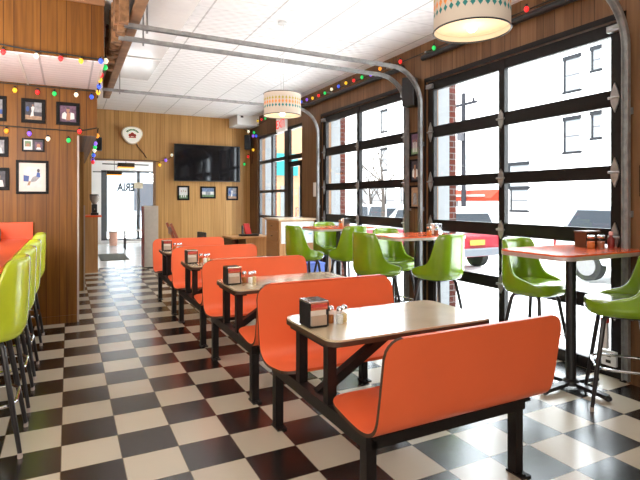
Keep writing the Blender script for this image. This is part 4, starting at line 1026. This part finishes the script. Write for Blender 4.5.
def make_car(loc, rz, label, paint, roofm, kind='suv'):
    """local: x across, y along with the tail at -y"""
    t = thing('parked_car', label, 'car', loc, rz, 'cars parked along the street')
    L, W_, = 4.5, 1.85
    if kind == 'suv':
        side = [(-2.2, .38), (-2.25, .62), (-2.22, .98), (-2.1, 1.02), (1.0, 1.04), (2.05, .92), (2.25, .7), (2.22, .36)]
        cab = [(-2.12, 1.02), (-1.92, 1.62), (-1.6, 1.70), (.25, 1.68), (1.02, 1.04)]
    else:
        side = [(-2.25, .36), (-2.28, .6), (-2.2, .88), (-1.4, .94), (1.0, .92), (2.1, .76), (2.28, .58), (2.24, .34)]
        cab = [(-1.55, .93), (-.95, 1.36), (-.5, 1.42), (.2, 1.38), (1.05, .92)]
    W2 = W_/2
    body = MB().prism([(-W2, y, z) for y, z in side], (W_, 0, 0)).build('body', paint, t, world=False)
    bmod = body.modifiers.new('soft', 'BEVEL'); bmod.width = .07; bmod.segments = 3
    # cabin narrows to the roof
    m = MB(); ins = .16
    A = [m.bm.verts.new((-W2+.04+(ins if z > 1.2 else 0), y, z)) for y, z in cab]; B_ = [m.bm.verts.new((W2-.04-(ins if z > 1.2 else 0), y, z)) for y, z in cab]
    n = len(A); m.bm.faces.new(A[::-1]); m.bm.faces.new(B_)
    for k in range(n): m.bm.faces.new((A[k], A[(k+1) % n], B_[(k+1) % n], B_[k]))
    cbn = m.build('cabin', roofm, t, world=False)
    GL = P('car_glass', (.010, .013, .017), .3, spec=.12)
    zt = max(z for y, z in cab); zb = cab[0][1]
    def lerp(a, b_, q): return a+(b_-a)*q
    for sgn in (-1, 1):
        for (y0, y1) in (((cab[1][0]+.02), -.75), (-.65, .25)):
            g = MB(); xb = sgn*(W2-.03); xt = sgn*(W2-.04-ins+.012)
            g.prism([(xb, y0-.1, zb+.06), (xb, y1+.1 if y1 > 0 else y1, zb+.06), (xt, y1, zt-.1), (xt, y0+.15, zt-.1)], (sgn*.012, 0, 0)); g.build('side_window', GL, cbn, world=False)
    y0, z0 = cab[0]; y1, z1 = cab[1]
    MB().prism([(-W2+.14, lerp(y0, y1, .15)-.02, lerp(z0, z1, .15)), (W2-.14, lerp(y0, y1, .15)-.02, lerp(z0, z1, .15)), (W2-.26, lerp(y0, y1, .85)-.02, lerp(z0, z1, .85)), (-W2+.26, lerp(y0, y1, .85)-.02, lerp(z0, z1, .85))], (0, -.012, .0)).build('rear_window', GL, cbn, world=False)
    y0, z0 = cab[-1]; y1, z1 = cab[-2]
    MB().prism([(-W2+.14, lerp(y0, y1, .15)+.03, lerp(z0, z1, .15)), (W2-.14, lerp(y0, y1, .15)+.03, lerp(z0, z1, .15)), (W2-.26, lerp(y0, y1, .85)+.03, lerp(z0, z1, .85)), (-W2+.26, lerp(y0, y1, .85)+.03, lerp(z0, z1, .85))], (0, .012, .0)).build('windscreen', GL, cbn, world=False)
    TY = P('tyre', (.010, .010, .010), .8, spec=.1); HB = P('hub', (.09, .09, .09), .5, spec=.2)
    for sx_ in (-1, 1):
        for y in (-1.4, 1.42):
            wl = MB(); n = 20; r = .35
            wl.prism([(sx_*(W2-.20), y+r*math.cos(2*PI*k/n), r+.0+r*math.sin(2*PI*k/n)) for k in range(n)], (sx_*.22, 0, 0)); wo = wl.build('wheel', TY, t, world=False)
            MB().prism([(sx_*(W2+.02), y+.23*math.cos(2*PI*k/n), r+.23*math.sin(2*PI*k/n)) for k in range(n)], (sx_*.015, 0, 0)).build('hubcap', HB, wo, world=False)
    MB().box((-W2+.02, -2.36, .42), (W2-.02, -2.2, .62), .03).build('rear_bumper', P('bumper_grey', (.06, .065, .075), .5, spec=.2), t, world=False)
    for sx_ in (-1, 1): MB().box((sx_*(W2-.06)-.07, -2.27, .68), (sx_*(W2-.06)+.05, -2.2, .94)).build('tail_light', P('tail_red', (.1, .005, .005), .3, spec=.2), t, world=False)
    MB().box((-.26, -2.275, .70), (.26, -2.262, .84)).build('licence_plate', P('plate_yellow', (.2, .12, .02), .5, spec=.2), t, world=False)
    return t
REDP = P('car_red', (.13, .008, .014), .35, spec=.2); WHP = P('car_white', (.26, .27, .28), .35, spec=.2); SILV = P('car_silver', (.12, .13, .14), .35, spec=.2)
make_car((9.6, 12.0, -.45), 0, 'red estate car parked outside, its tail with yellow plate seen through the nearest garage door', REDP, WHP)  # white cabin colour stands in for an overexposed reflection on the red car
make_car((11.45, 5.9, -.40), PI, 'white van-like car parked at the right in the panes of the nearest garage door', WHP, SILV)
make_car((13.4, 20.4, -.45), 0, 'white car with red tail lights parked far off, seen through the second garage door', WHP, WHP)

# ------------------------------------------------------------------ light
wd = bpy.data.worlds.new('sky'); scene.world = wd; wd.use_nodes = True
nt = wd.node_tree; bg = nt.nodes['Background']; bg.inputs['Color'].default_value = (.86, .94, 1.0, 1); bg.inputs['Strength'].default_value = 11.0
def area(name, loc, target, size, energy, color=(1, .95, .88)):
    l = bpy.data.lights.new(name, 'AREA'); l.shape = 'RECTANGLE'; l.size, l.size_y = size; l.energy = energy; l.color = color
    o = bpy.data.objects.new(name, l); col.objects.link(o); o.location = loc
    o.rotation_euler = (Vector(target)-Vector(loc)).to_track_quat('-Z', 'Y').to_euler(); return o
area('front_fill', (-1.7, -2.5, 2.3), (.6, 6.5, 1.7), (3.0, 1.6), 150, (1, .93, .84))  # added fill from behind the camera, not a fitted room lamp
area('left_fill', (-3.6, 2.0, 2.5), (1.5, 6.5, 1.6), (2.4, 1.4), 85, (1, .92, .82))  # unseen fill added at the left to brighten the partition
area('ceiling_fill', (2.2, 5.2, 2.55), (2.2, 5.2, 3.4), (2.2, 9.0), 37, (1, .97, .95))  # upward fill added to whiten the ceiling; no fixture hangs here
area('soffit_fill', (-.9, 4.2, 1.9), (-.4, 5.9, 2.75), (.8, .8), 40, (1, .95, .92))  # extra fill put in to lift the tin underside of the soffit
sl = bpy.data.lights.new('sun', 'SUN'); sl.energy = 22; sl.angle = .05; sl.color = (1, .97, .92)
so2 = bpy.data.objects.new('sun', sl); col.objects.link(so2); so2.rotation_euler = Vector((.42, .25, -1)).to_track_quat('-Z', 'Y').to_euler()
def point(name, loc, e, color=(1, .78, .5), r=.05):
    l = bpy.data.lights.new(name, 'POINT'); l.energy = e; l.color = color; l.shadow_soft_size = r
    o = bpy.data.objects.new(name, l); col.objects.link(o); o.location = loc
point('pendant_glow_far', (2.06, 4.95, 2.2), 3); point('pendant_glow_near', (1.94, 2.01, 2.2), 3)
point('passage_fill', (3.2, 13.2, 2.5), 200, (1, .99, .97), .3)  # helper light added out of sight to brighten the passage
bpy.data.lights['passage_fill'].specular_factor = .1

# ------------------------------------------------------------------ camera
cam = bpy.data.cameras.new('camera'); co = bpy.data.objects.new('camera', cam); col.objects.link(co)
co.location = (0, 0, 1.4308); co.rotation_euler = (PI/2, 0, -.470267)
cam.sensor_fit = 'HORIZONTAL'; cam.sensor_width = 36; cam.lens = 494.8/640*36
cam.shift_y = -(240-200.44)/640; cam.clip_start = .05; cam.clip_end = 300
scene.camera = co
scene.view_settings.view_transform = 'Standard'
scene.view_settings.look = 'None'
scene.view_settings.exposure = 0
